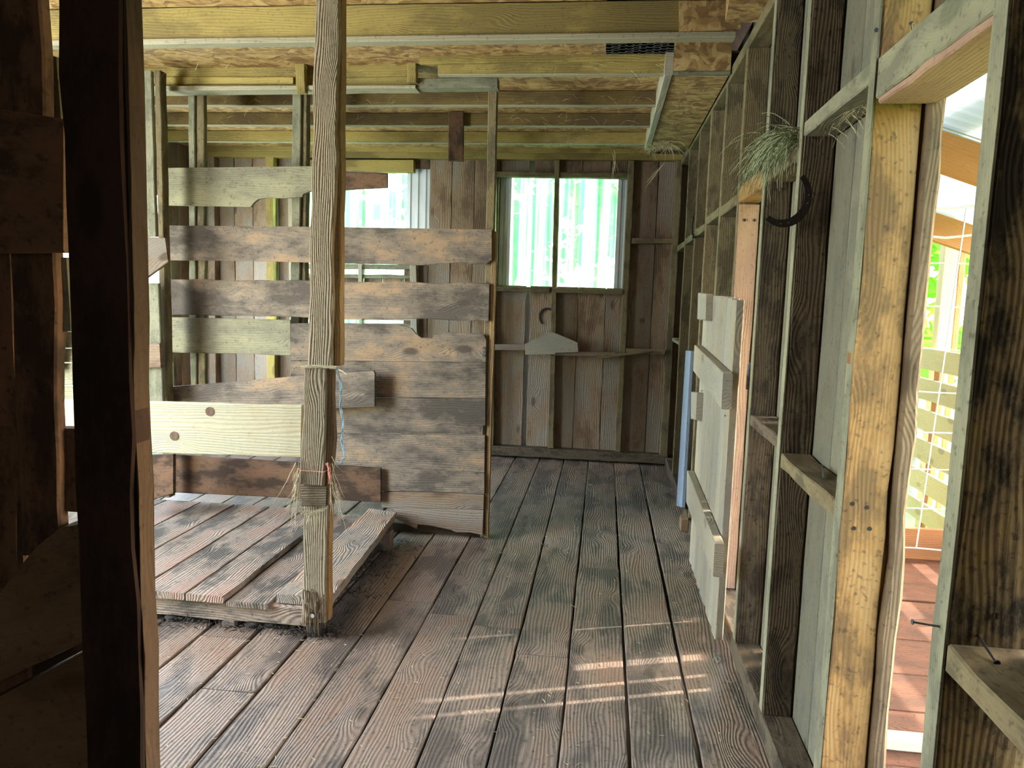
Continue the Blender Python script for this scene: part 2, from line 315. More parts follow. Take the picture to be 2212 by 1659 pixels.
# floor planks, running away from the camera
b = B(.002); seams = [.62-.235*k for k in range(0, 21)]; seams = [x for x in seams if x > XL]
fx = [XS] + [.385, .145, -.09, -.325, -.555, -.79, -1.03]; x = -1.03
while x > XL: x -= .235; fx.append(max(x, XL))
for i in range(len(fx)-1):
    hi, lo = fx[i], fx[i+1]; g = .0025+.0045*R.random(); y = Y0 - R.random()*1.5
    while y < 7.3:
        y2 = min(y+R.uniform(2.2, 3.6), 7.3)
        ww = R.uniform(0, .004)
        b.slab((lo+g+ww, max(y, Y0)+.002, 0), (lo+g, y2-.002, 0), (hi-g, y2-.002, 0), (hi-g-ww, max(y, Y0)+.002, 0), (0, 0, -.038), rough=.0022, ch=.004)
        y = y2
tag(b.build('floor', 'floor'), 'worn grey-brown plank floor with dark seams', kind='structure')

# right wall: vertical sheathing boards outside the studs; open door bays left out
b = B(.002); y = 2.02
DOOR2 = (3.30, 3.86)
def vboard(b, x, y0, y1, z0, z1, th=.025, rough=.002):
    b.slab((x, y0, z0), (x, y0, z1), (x, y1, z1), (x, y1, z0), (th, 0, 0), rough=rough, ch=.003)
ys = [2.02, 2.25, 2.47, 2.70, 2.93, 3.075, 3.19, 3.30]
for i in range(len(ys)-1):
    g = .015 if ys[i+1] in (3.075, 3.19) else .0015; gl = .015 if ys[i] in (3.075, 3.19) else .0015
    vboard(b, XS, ys[i]+gl, ys[i+1]-g, -.46, ZD+.1)
y = 3.30
for k in range(3): vboard(b, XS, y+.001, y+.187-.001, 2.10, ZD+.1); y += .187
y = 3.86
while y < 7.2:
    y2 = min(y+R.uniform(.19, .26), 7.3)
    if y < 7.06 < y2+.15: y2 = 7.05 if y < 7.04 else 7.3
    vboard(b, XS, y+.0015+(.016 if y == 7.05 else 0), y2-.0015, -.46, ZD+.1); y = y2
y = Y0
while y < 1.30:
    y2 = min(y+.22, 1.34); vboard(b, XS+.03, y+.001, y2-.001, -.46, ZD+.1); y = y2
wr = tag(b.build('wall_right', 'sheath'), 'vertical brown boards between the studs of the right wall', kind='structure')

# far wall sheathing with two window holes
WX0, WX1, WZ0, WZ1 = -1.08, .165, 1.635, 2.63          # right window
VX0, VX1, VZ0, VZ1 = -2.98, -1.82, 1.80, 2.70          # left window
b = B(.003); YS = YF+.10
far_px = [1068, 1132, 1140, 1190, 1243, 1302, 1347, 1402, 1452]
edges = [PY(x, 800, YS).x for x in far_px]
edges[-1] = XS
x = edges[0]; left = []
while x > XL: left.append(x); x -= R.choice((.19, .215, .235))
left.append(XL); edges = left[::-1]+edges[1:]
for i in range(len(edges)-1):
    x0, x1 = edges[i], edges[i+1]; g = R.choice((.002, .003, .003, .005))
    if x1-x0 < .05: continue
    xc = (x0+x1)/2; runs = [(0, ZD)]
    if WX0-.02 < xc < WX1+.02: runs = [(0, WZ0), (WZ1, ZD)]
    if VX0-.02 < xc < VX1+.02: runs = [(0, 1.20), (1.60, 1.695), (VZ1, ZD)] if xc < VX1-.1 else [(0, VZ0), (VZ1, ZD)]
    for z0, z1 in runs:
        b.slab((x0+g, YS, z0), (x0+g, YS, z1), (x1-g, YS, z1), (x1-g, YS, z0), (0, .022, 0), rough=.003, ch=.003)
wf = tag(b.build('wall_far', 'barn'), 'vertical weathered boards of the far wall', kind='structure')
# outer metal siding (corrugated) of the far wall, with the translucent sheets let in
def corrug(b, x0, x1, z0, z1, Y, pitch=.075, dep=.016):
    prof = []; x = x0
    while x < x1:
        for dx, dy in ((0, 0), (.42*pitch, 0), (.55*pitch, dep), (.87*pitch, dep)): prof.append((min(x+dx, x1), Y+dy))
        x += pitch
    prof.append((x1, Y))
    if b.axis is None: b.axis = Vector((0, 0, 1)); b.up = Vector((0, 1, 0))
    v0 = [b.bm.verts.new((p[0], p[1], z0)) for p in prof]; v1 = [b.bm.verts.new((p[0], p[1], z1)) for p in prof]
    for i in range(len(prof)-1):
        if prof[i+1][0]-prof[i][0] > 1e-5 or prof[i+1][1] != prof[i][1]: b.bm.faces.new((v0[i], v0[i+1], v1[i+1], v1[i]))
YM = YS+.05; b = B(0)
FX0, FX1 = PY(1102, 500, YM).x, PY(1331, 500, YM).x
GX0, GX1 = PY(640, 450, YM).x, PY(879, 450, YM).x
corrug(b, XL, GX0, -.46, 3.0, YM); corrug(b, GX1, FX0, -.46, 3.0, YM); corrug(b, FX1, XS+.1, -.46, 3.0, YM)
corrug(b, GX0, GX1, -.46, 1.1, YM); corrug(b, FX0, FX1, -.46, WZ0-.01, YM); corrug(b, GX0, GX1, VZ1+.03, 3.0, YM); corrug(b, FX0, FX1, WZ1+.03, 3.0, YM)
tag(b.build('siding', 'paint', wf), 'pale grey corrugated metal siding'); bpy.data.objects['siding']['kind'] = 'structure'

def window(name, x0, x1, z0, z1, fx0, fx1, fz0, lab):
    r = empty(name, ((x0+x1)/2, YS, z0)); tag(r, lab, kind='structure')
    b = B(0); corrug(b, fx0, fx1, fz0, z1+.03, YM+.004, .15, .022); tag(b.build('window_panel', 'fibre', r, True), 'pale aqua translucent corrugated sheet')
    return r
w2 = window('window_2', WX0, WX1, WZ0, WZ1, FX0, FX1, WZ0-.01, 'bright window of translucent corrugated sheet with a centre stud')
w1 = window('window_1', VX0, VX1, VZ0, VZ1, GX0, GX1, 1.1, 'bright translucent window behind the stall boards')
pyslab([(1070, 370), (1199, 372), (1199, 383), (1070, 381)], YF+.02, .08, 'window_head', 'stud', w2)
pyslab([(1209, 372), (1359, 373), (1359, 385), (1209, 383)], YF+.02, .08, 'window_head', 'stud', w2)
pyslab([(1064, 619), (1186, 621), (1186, 632), (1064, 629)], YF-.01, .12, 'window_sill', 'stud', w2)
pyslab([(1196, 622), (1345, 625), (1345, 637), (1196, 632)], YF-.01, .12, 'window_sill', 'stud', w2)
pyslab([(640, 345), (893, 345), (893, 372), (640, 372)], YF+.0, .08, 'window_head', 'joist', w1)
pyslab([(640, 569), (903, 572), (903, 582), (640, 580)], YF+.02, .07, 'window_sill', 'greypost', w1)
pyslab([(640, 592), (903, 594), (903, 602), (640, 600)], YF+.02, .03, 'slat', 'greypost', w1)
pyslab([(773, 560), (782, 560), (783, 700), (775, 700)], YF, .09, 'mullion', 'gate', w1, vertical=True)
pyslab([(885, 560), (899, 560), (901, 720), (887, 720)], YF, .09, 'mullion', 'gate', w1, vertical=True)
pyslab([(640, 686), (903, 688), (903, 692), (640, 690)], YF+.02, .04, 'slat', 'gate', w1)
pyslab([(640, 697), (903, 700), (903, 760), (640, 760)], YF+.02, .03, 'lower_board', 'greypost', w1)

# left wall (wide doorway towards the grass), front wall beside the camera, wall behind
b = B(.002); y = Y0
while y < 7.3:
    y2 = min(y+R.uniform(.18, .25), 7.3); o = (1.45 < (y+y2)/2 < 3.7) or (5.1 < (y+y2)/2 < 6.7)  # rear gap added to let the fill lamp in
    vboard(b, XL-.03, y+.0015, y2-.0015, 2.35 if o else -.46, 3.0, .025); y = y2
tag(b.build('wall_left', 'barn'), 'vertical boards of the left wall with a wide doorway', kind='structure')
b = B(.002); x = XL
while x < -1.13:
    x2 = min(x+R.uniform(.18, .24), -1.12); b.slab((x+.001, 1.34, -.05), (x+.001, 1.34, 2.95), (x2-.001, 1.34, 2.95), (x2-.001, 1.34, -.05), (0, .025, 0)); x = x2
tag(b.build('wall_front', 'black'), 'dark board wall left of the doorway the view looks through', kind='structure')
b = B(.002); x = XL
while x < XS:
    x2 = min(x+.23, XS); b.slab((x+.001, Y0, -.05), (x+.001, Y0, 2.95), (x2-.001, Y0, 2.95), (x2-.001, Y0, -.05), (0, -.025, 0)); x = x2
tag(b.build('wall_back', 'black'), 'board wall behind the viewer', kind='structure')
# ceiling deck of OSB with a hay hole
ZK = 2.872                                     # the deck behind the front joist lies a little lower
q0, q1 = PZ(1309, 108, ZK), PZ(1462, 108, ZK); HX0, HX1 = q0.x, q1.x
b = B(0); T = .012
b.box((XL, Y0, ZD), (HX0, 3.84, ZD+T)); b.box((HX0, Y0, ZD), (HX1, 3.36, ZD+T)); b.box((HX1, Y0, ZD), (XS+.05, 3.5, ZD+T))
b.box((XL, 3.887, ZK), (HX0, 7.3, ZK+T)); b.box((HX0, 4.42, ZK), (HX1, 7.3, ZK+T)); b.box((HX1, 4.385, ZK), (XS+.05, 7.3, ZK+T))
tag(b.build('ceiling', 'osb', world_axes=True), 'osb sheets of the loft deck above the joists', kind='structure')
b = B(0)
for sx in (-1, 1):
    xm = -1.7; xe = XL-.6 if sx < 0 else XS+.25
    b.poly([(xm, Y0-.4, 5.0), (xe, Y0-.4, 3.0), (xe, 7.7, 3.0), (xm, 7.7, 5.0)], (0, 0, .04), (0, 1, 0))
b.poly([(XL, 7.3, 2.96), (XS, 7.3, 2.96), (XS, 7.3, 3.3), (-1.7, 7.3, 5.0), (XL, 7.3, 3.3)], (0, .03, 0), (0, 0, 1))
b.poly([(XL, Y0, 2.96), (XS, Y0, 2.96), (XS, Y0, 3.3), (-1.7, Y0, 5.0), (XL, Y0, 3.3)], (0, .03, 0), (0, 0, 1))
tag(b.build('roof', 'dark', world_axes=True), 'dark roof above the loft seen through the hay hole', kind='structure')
for i, (yy, zz) in enumerate(((4.3, 3.55), (5.0, 3.5))):
    b = B(.001); b.slab((-1.2, yy, 4.55), (.42, yy, 3.35), (.42, yy, 3.20), (-1.2, yy, 4.40), (0, .05, 0))
    tag(b.build('rafter', 'fir'), ['reddish rafter seen in the dark hay hole, nearer one', 'reddish rafter seen in the dark hay hole, farther one'][i], 'rafter', 'rafters above the hay hole')

# ================================================================== CEILING FRAMING
ord_ = ['nearest', 'second', 'third', 'fourth', 'fifth', 'sixth', 'seventh', 'eighth', 'ninth']
JG = 'joists under the loft deck'
# front joist: spans to the right wall
b = B(.002); p0, p1 = PY(60, 102, 3.86), PY(1620, 69, 3.86)
b.slab((XL, 3.84, ZD), (.30, 3.84, ZD), (.30, 3.84, ZB+.01), (XL, 3.84, ZB-.01), (0, .045, 0))
j = tag(b.build('ceiling_joist', 'joist'), 'yellow-green ceiling joist nearest the camera, spanning above the stall', 'joist', JG)
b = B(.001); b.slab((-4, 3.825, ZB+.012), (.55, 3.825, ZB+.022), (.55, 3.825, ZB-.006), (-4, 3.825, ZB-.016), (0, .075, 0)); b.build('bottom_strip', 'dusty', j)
jy = [4.43, 5.13, 5.74, 6.38]
jl = ['ceiling joist with a thin strip on top, just behind the right stall post', 'dark brown ceiling joist second behind the stall post', 'cobwebbed ceiling joist third behind the stall post', 'ceiling joist closest to the far wall, fourth behind the stall post']
for k, Yj in enumerate(jy):
    b = B(.002); x0 = -1.0 if k == 0 else XL; x1 = PY(1468, 140, Yj).x if k == 0 else PY([0, 1440, 1425, 1408][k], 230, Yj).x
    zb = ZB + (.0 if k else .0)
    b.slab((x0, Yj, ZK-.002), (x1, Yj, ZK-.002), (x1, Yj, zb), (x0, Yj, zb), (0, .045, 0))
    o = tag(b.build('ceiling_joist', 'joistb' if k in (1, 2) else 'joist'), jl[k], 'joist', JG)
    b = B(.001); b.slab((x0, Yj-.002, zb+.002), (x1, Yj-.002, zb+.002), (x1, Yj-.002, zb-.004), (x0, Yj-.002, zb-.004), (0, .049, 0), ch=.002); e = b.build('dusty_lit_edge', 'dusty', o); e['label'] = 'pale dusty lower edge with the lit tone in its colour'  # lit underside of the joist put into a pale dusty colour
# thin strip above first joist behind post
t = pyslab([(905, 120), (1466, 115), (1466, 131), (905, 137)], 4.40, .03, 'batten', 'joist'); tag(t, 'thin light batten along the top of the joist right of the stall post', 'batten')
# doubled beam over the stall
b = B(.002); b.slab(PY(298, 125, 4.60), PY(897, 122, 4.60), PY(897, 184, 4.60), PY(298, 190, 4.60), (0, .06, 0))
bm_ = tag(b.build('header_beam', 'joist'), 'doubled beam over the stall between the front joist and the partition', 'beam')
pyslab([(298, 124), (412, 124), (412, 139), (298, 141)], 4.585, .02, 'ledger_strip', 'joist', bm_)
pyslab([(413, 126), (633, 120), (633, 136), (413, 139)], 4.58, .02, 'ledger_strip', 'joist', bm_)
pyslab([(298, 166), (633, 166), (633, 181), (298, 183)], 4.585, .02, 'lower_ply', 'joist', bm_)
pyslab([(735, 118), (880, 118), (880, 164), (735, 166)], 4.57, .025, 'upper_ply', 'joist', bm_)
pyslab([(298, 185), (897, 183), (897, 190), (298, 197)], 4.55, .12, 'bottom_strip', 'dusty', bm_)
pyslab([(879, 118), (899, 118), (899, 178), (880, 178)], 4.53, .05, 'end_block', 'joist', bm_, vertical=True)
# lintel log at the top of the partition post
t = pyslab([(898, 168), (1074, 166), (1074, 188), (903, 190)], 4.57, .10, 'log_block', 'greypost', rough=.006); tag(t, 'dark green mossy timber block lying on top of the right stall post', 'timber')
# short hanging boards
t = pyslab([(969, 241), (1001, 240), (1000, 348), (968, 347)], 5.68, .03, 'hanging_board', 'black', vertical=True); tag(t, 'short dark board hanging from a joist, left of the right window', 'board')
# far wall top plates
b = B(.002); b.slab(PY(442, 323, YF), PY(1476, 332, YF), PY(1476, 346, YF), PY(442, 338, YF), (0, .1, 0)); tag(b.build('top_plate', 'joist'), 'horizontal plate along the top of the far wall studs', 'beam')
b = B(.002); b.slab(PY(442, 308, YF-.03), PY(1405, 312, YF-.03), PY(1405, 331, YF-.03), PY(442, 325, YF-.03), (0, .03, 0)); tag(b.build('ledger_board', 'joist'), 'yellowish ledger board just under the deck against the far wall', 'board')
# osb chute (boxed in soffit) along the right wall
zc = ZB-.02; sx0, sx1, sy0, sy1 = .31, .612, 4.36, 6.50
ch = empty('boxed_soffit', (.46, 5.4, zc)); tag(ch, 'osb boxed chute under the loft along the right wall', 'soffit')
b = B(0); b.box((sx0, sy0, zc), (sx1, sy1, zc+.012), 'y'); b.build('bottom_sheet', 'osb', ch, True)
b = B(.001); b.box((sx0-.045, sy0, zc-.01), (sx0-.001, sy1, ZK-.002), 'y'); b.build('side_board', 'gate', ch)
b = B(0); b.box((sx0, sy0+.0, zc+.013), (sx1, sy0+.012, ZD+.30)); b.build('end_sheet', 'osb', ch, True)
b = B(.001); b.box((sx0, sy0-.004, zc-.006), (sx1, sy0+.03, zc+.012)); b.build('edge_strip', 'greypost', ch)
t = pyslab([(1467, 0), (1600, 0), (1600, 62), (1467, 72)], 3.83, .012, 'gable_sheet', 'osb'); tag(t, 'dark osb panel on the end of the front joist beside the hay hole', 'panel')
b = B(0); b.poly([PZ(1566, 48, 2.80), PZ(1580, -20, 2.80), PZ(1672, -20, 2.80), PZ(1634, 48, 2.80)], (0, 0, .15), (1, 0, 0)); tag(b.build('osb_offcut', 'osb', None, True), 'reddish osb offcut hanging at the top right beside the wall plate', 'panel')
# chicken wire over the hay hole
b = B(0); b.axis = Vector((1, 0, 0)); b.up = Vector((0, 0, 1)); rr = .021; zw = ZK-.003
for i in range(-1, 13):
    for j in range(-1, 20):
        cx = HX0-.02+i*rr*1.5*1.15; cy = 3.89+j*rr*1.732*1.15+(rr*.99 if i % 2 else 0)
        if cx > HX1 or cy > 4.40: continue
        P = [Vector((cx+rr*1.15*math.cos(a*math.pi/3), cy+rr*1.15*math.sin(a*math.pi/3), zw+.004*math.sin(i*2.1+j))) for a in range(4)]
        b.tube(P, .0008, 3)
tag(b.build('chicken_wire', 'galv', None, True), 'hexagonal chicken wire across the dark hole in the loft deck', 'wire mesh')

# ================================================================== RIGHT WALL FRAMING
b = B(.002); b.slab((XR, .2, 2.80), (XR, YF+.1, 2.80), (XR, YF+.1, 2.745), (XR, .2, 2.745), (.10, 0, 0)); tag(b.build('wall_plate', 'stud'), 'long top plate running above the right wall studs', 'beam')
b = B(.003); b.slab((XR-.002, Y0, .085), (XR-.002, YF+.1, .085), (XR-.002, YF+.1, 0), (XR-.002, Y0, 0), (.105, 0, 0)); tag(b.build('baseboard_right', 'studdark'), 'muddy sole plate of the right wall', kind='structure')
# studs: (far edge px at top row, near edge px ...) each given as Y of its inner face's far and near edge
studs = [ # y_near (visible face), thickness, depth, material, label
 (6.42, .045, .10, 'stud', 'wall stud next to the far corner of the right wall'),
 (5.72, .045, .10, 'stud', 'right wall stud second from the far corner, with a horseshoe hung on its top half'),
 (5.12, .045, .10, 'stud', 'right wall stud third from the far corner, just past the gate'),
 (4.50, .045, .10, 'stud', 'right wall stud behind the far half of the pale gate'),
 (3.89, .045, .105, 'stud', 'orange lit stud at the side opening above the pale gate'),
 (3.24, .045, .10, 'studdark', 'muddy dark stud on the near side of the pale gate'),
 (2.67, .045, .10, 'studdark', 'muddy stud with the horseshoe hung on it under the hay tuft'),
 (1.985, .045, .112, 'orange', 'big golden brown plank stud beside the porch opening'),
 (1.36, .05, .16, 'mould', 'nearest dark mould-spotted stud at the right edge')]
def nail(p, q, r=.0022, lab=None, parent=None, mat='steel'):
    b = B(0); d = (Vector(q)-Vector(p)).normalized(); b.tube([p, q], r, 6); b.tube([Vector(q), Vector(q)+d*.002], r*2.4, 8)
    o = b.build('nail', mat, parent)
    return tag(o, lab, 'nail') if parent is None else o
SG = 'studs of the right wall'
for k, (yn, th, dp, mt, lb) in enumerate(studs):
    b = B(.004 if k > 4 else .002)
    # local: face towards the camera is the wide one
    b.slab((XR, yn, .087), (XR, yn, 2.744), (XR+dp, yn, 2.744), (XR+dp, yn, .087), (0, th, 0), seg=24)
    o = b.build('wall_stud', mt); tag(o, lb, 'stud', SG)
    if k >= 5:   # worn grey-green inner edge of the stud, its lit look put into the colour
        bb = B(.002); bb.slab((XR-.004, yn+.001, .09), (XR-.004, yn+.001, 2.74), (XR-.004, yn+th, 2.74), (XR-.004, yn+th, .09), (.005, 0, 0), ch=.0005, seg=24); e = bb.build('worn_lit_edge', 'greypost', o)
        e['label'] = 'grey-green worn edge with the lit tone in its colour'
b = B(.002); b.slab((XR+.004, 3.872, .09), (XR+.004, 3.872, 2.015), (XR+.10, 3.872, 2.015), (XR+.10, 3.872, .09), (0, .016, 0)); fo = b.build('jamb_facing', 'pinkfir', [o for o in COL.objects if o.get('label', '').startswith('orange lit stud')][0]); fo['label'] = 'orange board facing with the warm lit tone in its colour'  # orange of the lit lower stud put into this board's colour
for xx in (.652, .698): nail((xx, 3.872, 1.94), (xx, 3.869, 1.94), .003, None, fo, 'iron')
gold = [o for o in COL.objects if o.get('label', '').startswith('big golden')][0]
for qx, qy in ((1845, 1141), (1879, 1142), (1842, 1088), (1873, 1096), (1893, 65)):
    p = PY(qx, qy, 1.9835); nail(p+Vector((0, .004, 0)), p, .0022, None, gold, 'iron')
near = [o for o in COL.objects if o.get('label', '').startswith('nearest dark mould')][0]
b = B(0); p = PY(2153, 1331, 1.3585); b.tube([p+Vector((0, .003, 0)), p], .006, 12); b.build('knot_hole', 'muck', near)
# live-edge sheathing board ending the wall at the porch opening
b = B(.007); b.slab((XS+.012, 1.965, -.02), (XS+.012, 1.965, 2.9), (XS+.05, 1.965, 2.9), (XS+.05, 1.965, -.02), (0, .055, 0), rough=.006, ch=.012)
tag(b.build('door_jamb', 'bark'), 'rounded live-edge board at the far side of the porch opening', 'board')

def rail_x(name, mat, y0, y1, z0, z1, dep, lab, cat, x=XR, tilt=0, rough=.003, group=None, xo=.0):
    b = B(rough); b.slab((x, y0, z1), (x, y1, z1+tilt), (x, y1, z0+tilt), (x, y0, z0), (dep, 0, 0))
    return tag(b.build(name, mat), lab, cat, group)
NG = 'blocking between the right wall studs'
rail_x('blocking', 'stud', 6.47, 7.10, 1.98, 2.03, .09, 'short blocking between the far corner and the first stud of the right wall', 'blocking', group=NG)
rail_x('blocking', 'stud', 5.77, 6.415, 1.99, 2.04, .09, 'blocking between the first and second studs from the far corner', 'blocking', group=NG)
rail_x('blocking', 'stud', 5.17, 5.715, 2.0, 2.05, .09, 'blocking beside the small dark hook on the right wall', 'blocking', group=NG)
rail_x('blocking', 'stud', 4.55, 5.115, 2.03, 2.08, .09, 'blocking just above the far end of the gate', 'blocking', group=NG)
rail_x('blocking', 'stud', 3.94, 4.495, 2.02, 2.075, .09, 'blocking left of the orange lit stud', 'blocking', group=NG)
rail_x('blocking', 'orange', 3.29, 3.885, 2.02, 2.10, .10, 'orange blocking over the side opening under the hay', 'blocking', group=NG)
rail_x('blocking', 'stud', 2.72, 3.235, 2.03, 2.09, .10, 'blocking that holds the hay tuft above the horseshoe', 'blocking', group=NG)
rail_x('blocking', 'greypost', 2.035, 2.665, 2.09, 2.14, .10, 'grey-green diagonal-looking blocking left of the golden stud', 'blocking', group=NG)
t = rail_x('door_header', 'greypost', 1.415, 1.98, 2.04, 2.135, .12, 'thick header block across the top of the porch opening', 'beam', rough=.001)
b = B(.008); b.slab((XR+.006, 1.42, 2.026), (XR+.006, 1.975, 2.026), (XR+.135, 1.975, 2.026), (XR+.135, 1.42, 2.026), (0, 0, .035)); e = b.build('split_underside', 'pinkfir', t); e['label'] = 'torn orange underside'
rail_x('shelf_block', 'studdark', 2.72, 3.235, 1.04, 1.085, .10, 'muddy ledge block between the studs near the gate', 'blocking', group=NG, rough=.006)
rail_x('shelf_block', 'stud', 2.035, 2.665, .985, 1.035, .10, 'chipped ledge block with a nail on it below the horseshoe', 'blocking', group=NG, rough=.009)
rail_x('shelf_block', 'stud', .75, 1.355, .915, .96, .15, 'cracked grey ledge block at the lower right corner', 'blocking', group=NG, rough=.006)
rail_x('shelf_block', 'greypost', 6.47, 7.10, 1.17, 1.20, .08, 'low pale block in the far corner bay', 'blocking', group=NG)
# nail on the ledge, nails in the near stud
nail((.66, 2.30, 1.0395), (.70, 2.46, 1.0395), .003, 'bright nail lying on the chipped ledge between the studs')
nail((XR-.004, 1.385, .985), (XR-.05, 1.385, .99), .0022, 'nail sticking out of the near dark stud into the opening')
nail((.668, 1.36, .985), (.672, 1.30, .965), .0025, 'black nail sticking out beside the round hole of the near stud', None, 'iron')
nail((.70, 1.98, 2.15), (.665, 1.92, 2.19), .002, 'bent nail at the left end of the porch header')

# horseshoes
def horseshoe(name, c, u, v, nrm, r, lab, a0=-140, a1=95, wdt=.02, grp=None):
    u, v, nrm, c = map(Vector, (u, v, nrm, c)); b = B(0); b.axis = u; b.up = nrm; K = 20; rings = []
    for i in range(K+1):
        a = math.radians(a0+(a1-a0)*i/K); d = u*math.cos(a)+v*math.sin(a)*1.12; w2 = wdt*(.62+.38*math.sin(math.pi*i/K))/2
        rings.append([b.bm.verts.new(c+d*(r+sx*w2)+nrm*sz) for sx, sz in ((-1, 0), (1, 0), (1, .009), (-1, .009))])
    for i in range(K):
        for q in range(4): b.bm.faces.new((rings[i][q], rings[i+1][q], rings[i+1][(q+1) % 4], rings[i][(q+1) % 4]))
    b.bm.faces.new(rings[0]); b.bm.faces.new(rings[-1][::-1])
    o = tag(b.build(name, 'iron'), lab, 'horseshoe', grp)
    for i in (4, 6, 13, 15):
        a = math.radians(a0+(a1-a0)*i/K); d = u*math.cos(a)+v*math.sin(a)*1.12; bb = B(0); bb.tube([c+d*r+nrm*.008, c+d*r+nrm*.0105], .0028, 6); bb.build('nail_head', 'steel', o)
    return o
hc = PY(1692, 425, 2.655)
horseshoe('horseshoe', (hc.x+.0, 2.655, hc.z), (1, 0, 0), (0, 0, 1), (0, -1, 0), .078, 'black iron horseshoe hung on the muddy stud under the hay', -128, 48, .026)
hc = PY(1180, 680, YS-.003); horseshoe('horseshoe', (hc.x+.01, YS-.003, hc.z-.02), (1, 0, 0), (0, 0, 1), (0, -1, 0), .07, 'small rusty horseshoe on the far wall under the window', 60, 235, .02)
hc = PX(1510, 480, XR-.01); horseshoe('horseshoe', (XR-.008, 5.725, hc.z), (0, 1, 0), (0, 0, 1), (-1, 0, 0), .07, 'dark horseshoe hooked on the far studs of the right wall', -130, 60, .018)

# hay tuft on the blocking and down the stud
def strands(name, mat, lab, cat, gens, r=.0012, kind='stuff'):
    b = B(0); b.axis = Vector((1, 0, 0)); b.up = Vector((0, 0, 1))
    for P in gens: b.tube(P, r, 3, True)
    return tag(b.build(name, mat, None, True), lab, cat, None, kind)
def droop(p, d, L, n=7, g=.9, wig=.02):
    p = Vector(p); d = Vector(d).normalized(); out = [p.copy()]
    for i in range(n):
        d = (d+Vector((R.uniform(-1, 1), R.uniform(-1, 1), R.uniform(-1, 1)))*.22+Vector((0, 0, -g/n))).normalized(); p = p+d*L/n; out.append(p.copy())
    return out
g = []
for i in range(300):
    yy = R.triangular(2.70, 3.22, 2.85); f = R.random()
    p = (XR-.005+R.uniform(-.015, .05), yy, 2.10+R.uniform(-.005, .035)+.02*math.sin(yy*9)); g.append(droop(p, (-R.uniform(.3, 1), R.uniform(-1, .8), R.uniform(-.1, .6)), R.uniform(.10, .26), g=R.uniform(1.2, 3.0)))
strands('hay_tuft', 'haygreen', 'grey-green tuft of hay hanging from the blocking above the horseshoe', 'hay', g, .0021)
g = []
for i in range(60):
    yy = R.uniform(2.05, 2.6); g.append(droop((XR+R.uniform(.03, .09), yy, 2.085), (R.uniform(-1, 1), R.uniform(-1, 1), -.2), R.uniform(.03, .08), 4))
strands('hay_wisps', 'hay', 'brown hay wisps under the grey-green blocking', 'hay', g, .001)
g = []
for i in range(110):
    p = PY(R.uniform(1385, 1450), R.uniform(318, 350), 6.45); g.append(droop((min(p.x, .45), p.y-R.uniform(0, .3), ZB-.02), (R.uniform(-1, 1), R.uniform(-1, 1), R.uniform(-.4, .2)), R.uniform(.05, .16), 6, 1.2))
for i in range(14):
    p = PY(1435-i*2.2, 352+i*3, 6.2); g.append(droop(p, (-.6, 0, -.5), R.uniform(.05, .14), 5, .6))
for i in range(8):
    p = PY(1326+R.uniform(-3, 3), 325+i*6, 6.0); g.append(droop(p, (R.uniform(-.3, .3), 0, -1), .12, 5, .2))
strands('hay_wisps', 'web', 'pale hay wisps hanging from the end of the osb chute', 'hay', g, .0014)
g = []
for k, Yj in enumerate([4.40, 5.10, 5.71, 6.35]):
    for i in range(46):
        x = R.choice((R.uniform(-3.4, -1.4), R.uniform(-.9, .25))); z = R.uniform(ZB+.0, ZB+.06)
        g.append(droop((x, Yj-.004, z), (R.uniform(-1, 1), -.25, R.uniform(-.6, .4)), R.uniform(.03, .12), 4, .5))
strands('hay_wisps', 'web', 'stray hay and cobweb threads stuck on the joists', 'hay', g, .0009)

# ------------------------------------------------------------------ pale plank gate leaning open along the right wall
gx = .545; yn, yf = PX(1590, 645, gx).y, PX(1522, 632, gx).y
gate = empty('plank_gate', (gx+.02, (yn+yf)/2, .05)); tag(gate, 'pale wooden plank gate standing open against the right wall', 'gate')
zt, zb_ = PX(1590, 648, gx).z, .05; n = 9; wd = (yf-yn)/n
for i in range(n):
    b = B(.0015); gp = .003 if i not in (2, 4) else .019; zz = zt + R.uniform(-.012, .012)*(i > 0) + .01*i*.3
    b.slab((gx, yn+i*wd+gp*.4, zb_+R.uniform(0, .015)), (gx, yn+i*wd+gp*.4, zz), (gx, yn+(i+1)*wd-gp, zz), (gx, yn+(i+1)*wd-gp, zb_), (.036, 0, 0)); b.build('plank', 'gate', gate)
def gx_poly(px, X, dep, name, mat):
    c = [PX(x, y, X) for x, y in px]; b = B(.001); b.slab(c[0], c[1], c[2], c[3], (dep, 0, 0)); return b.build(name, mat, gate)
gx_poly([(1500, 745), (1562, 806), (1558, 884), (1497, 802)], gx-.042, .041, 'rail', 'gate')
gx_poly([(1484, 1016), (1544, 1174), (1540, 1246), (1482, 1085)], gx-.042, .041, 'rail', 'gate')
gx_poly([(1508, 632), (1526, 634), (1524, 692), (1506, 690)], gx-.034, .033, 'cleat', 'gate')
gx_poly([(1493, 846), (1506, 848), (1503, 908), (1492, 905)], gx-.034, .033, 'cleat', 'gate')
for yy, zz in ((yn+.07, 1.05), (yn+.07, .42), (yn+.5, .42), (yn+.9, 1.06)):
    nail((gx+.0, yy, zz), (gx-.004, yy, zz), .002, None, gate)
# hinge hardware at the bright gap
b = B(0); b.box((XR+.0, 3.3, 1.20), (XR+.012, 3.34, 1.27), 'y'); b.tube([(XR-.004, 3.31, 1.18), (XR-.004, 3.31, 1.29)], .010, 10)
tag(b.build('hinge', 'steel', None, True), 'small metal latch plate in the bright gap behind the gate', 'hinge')
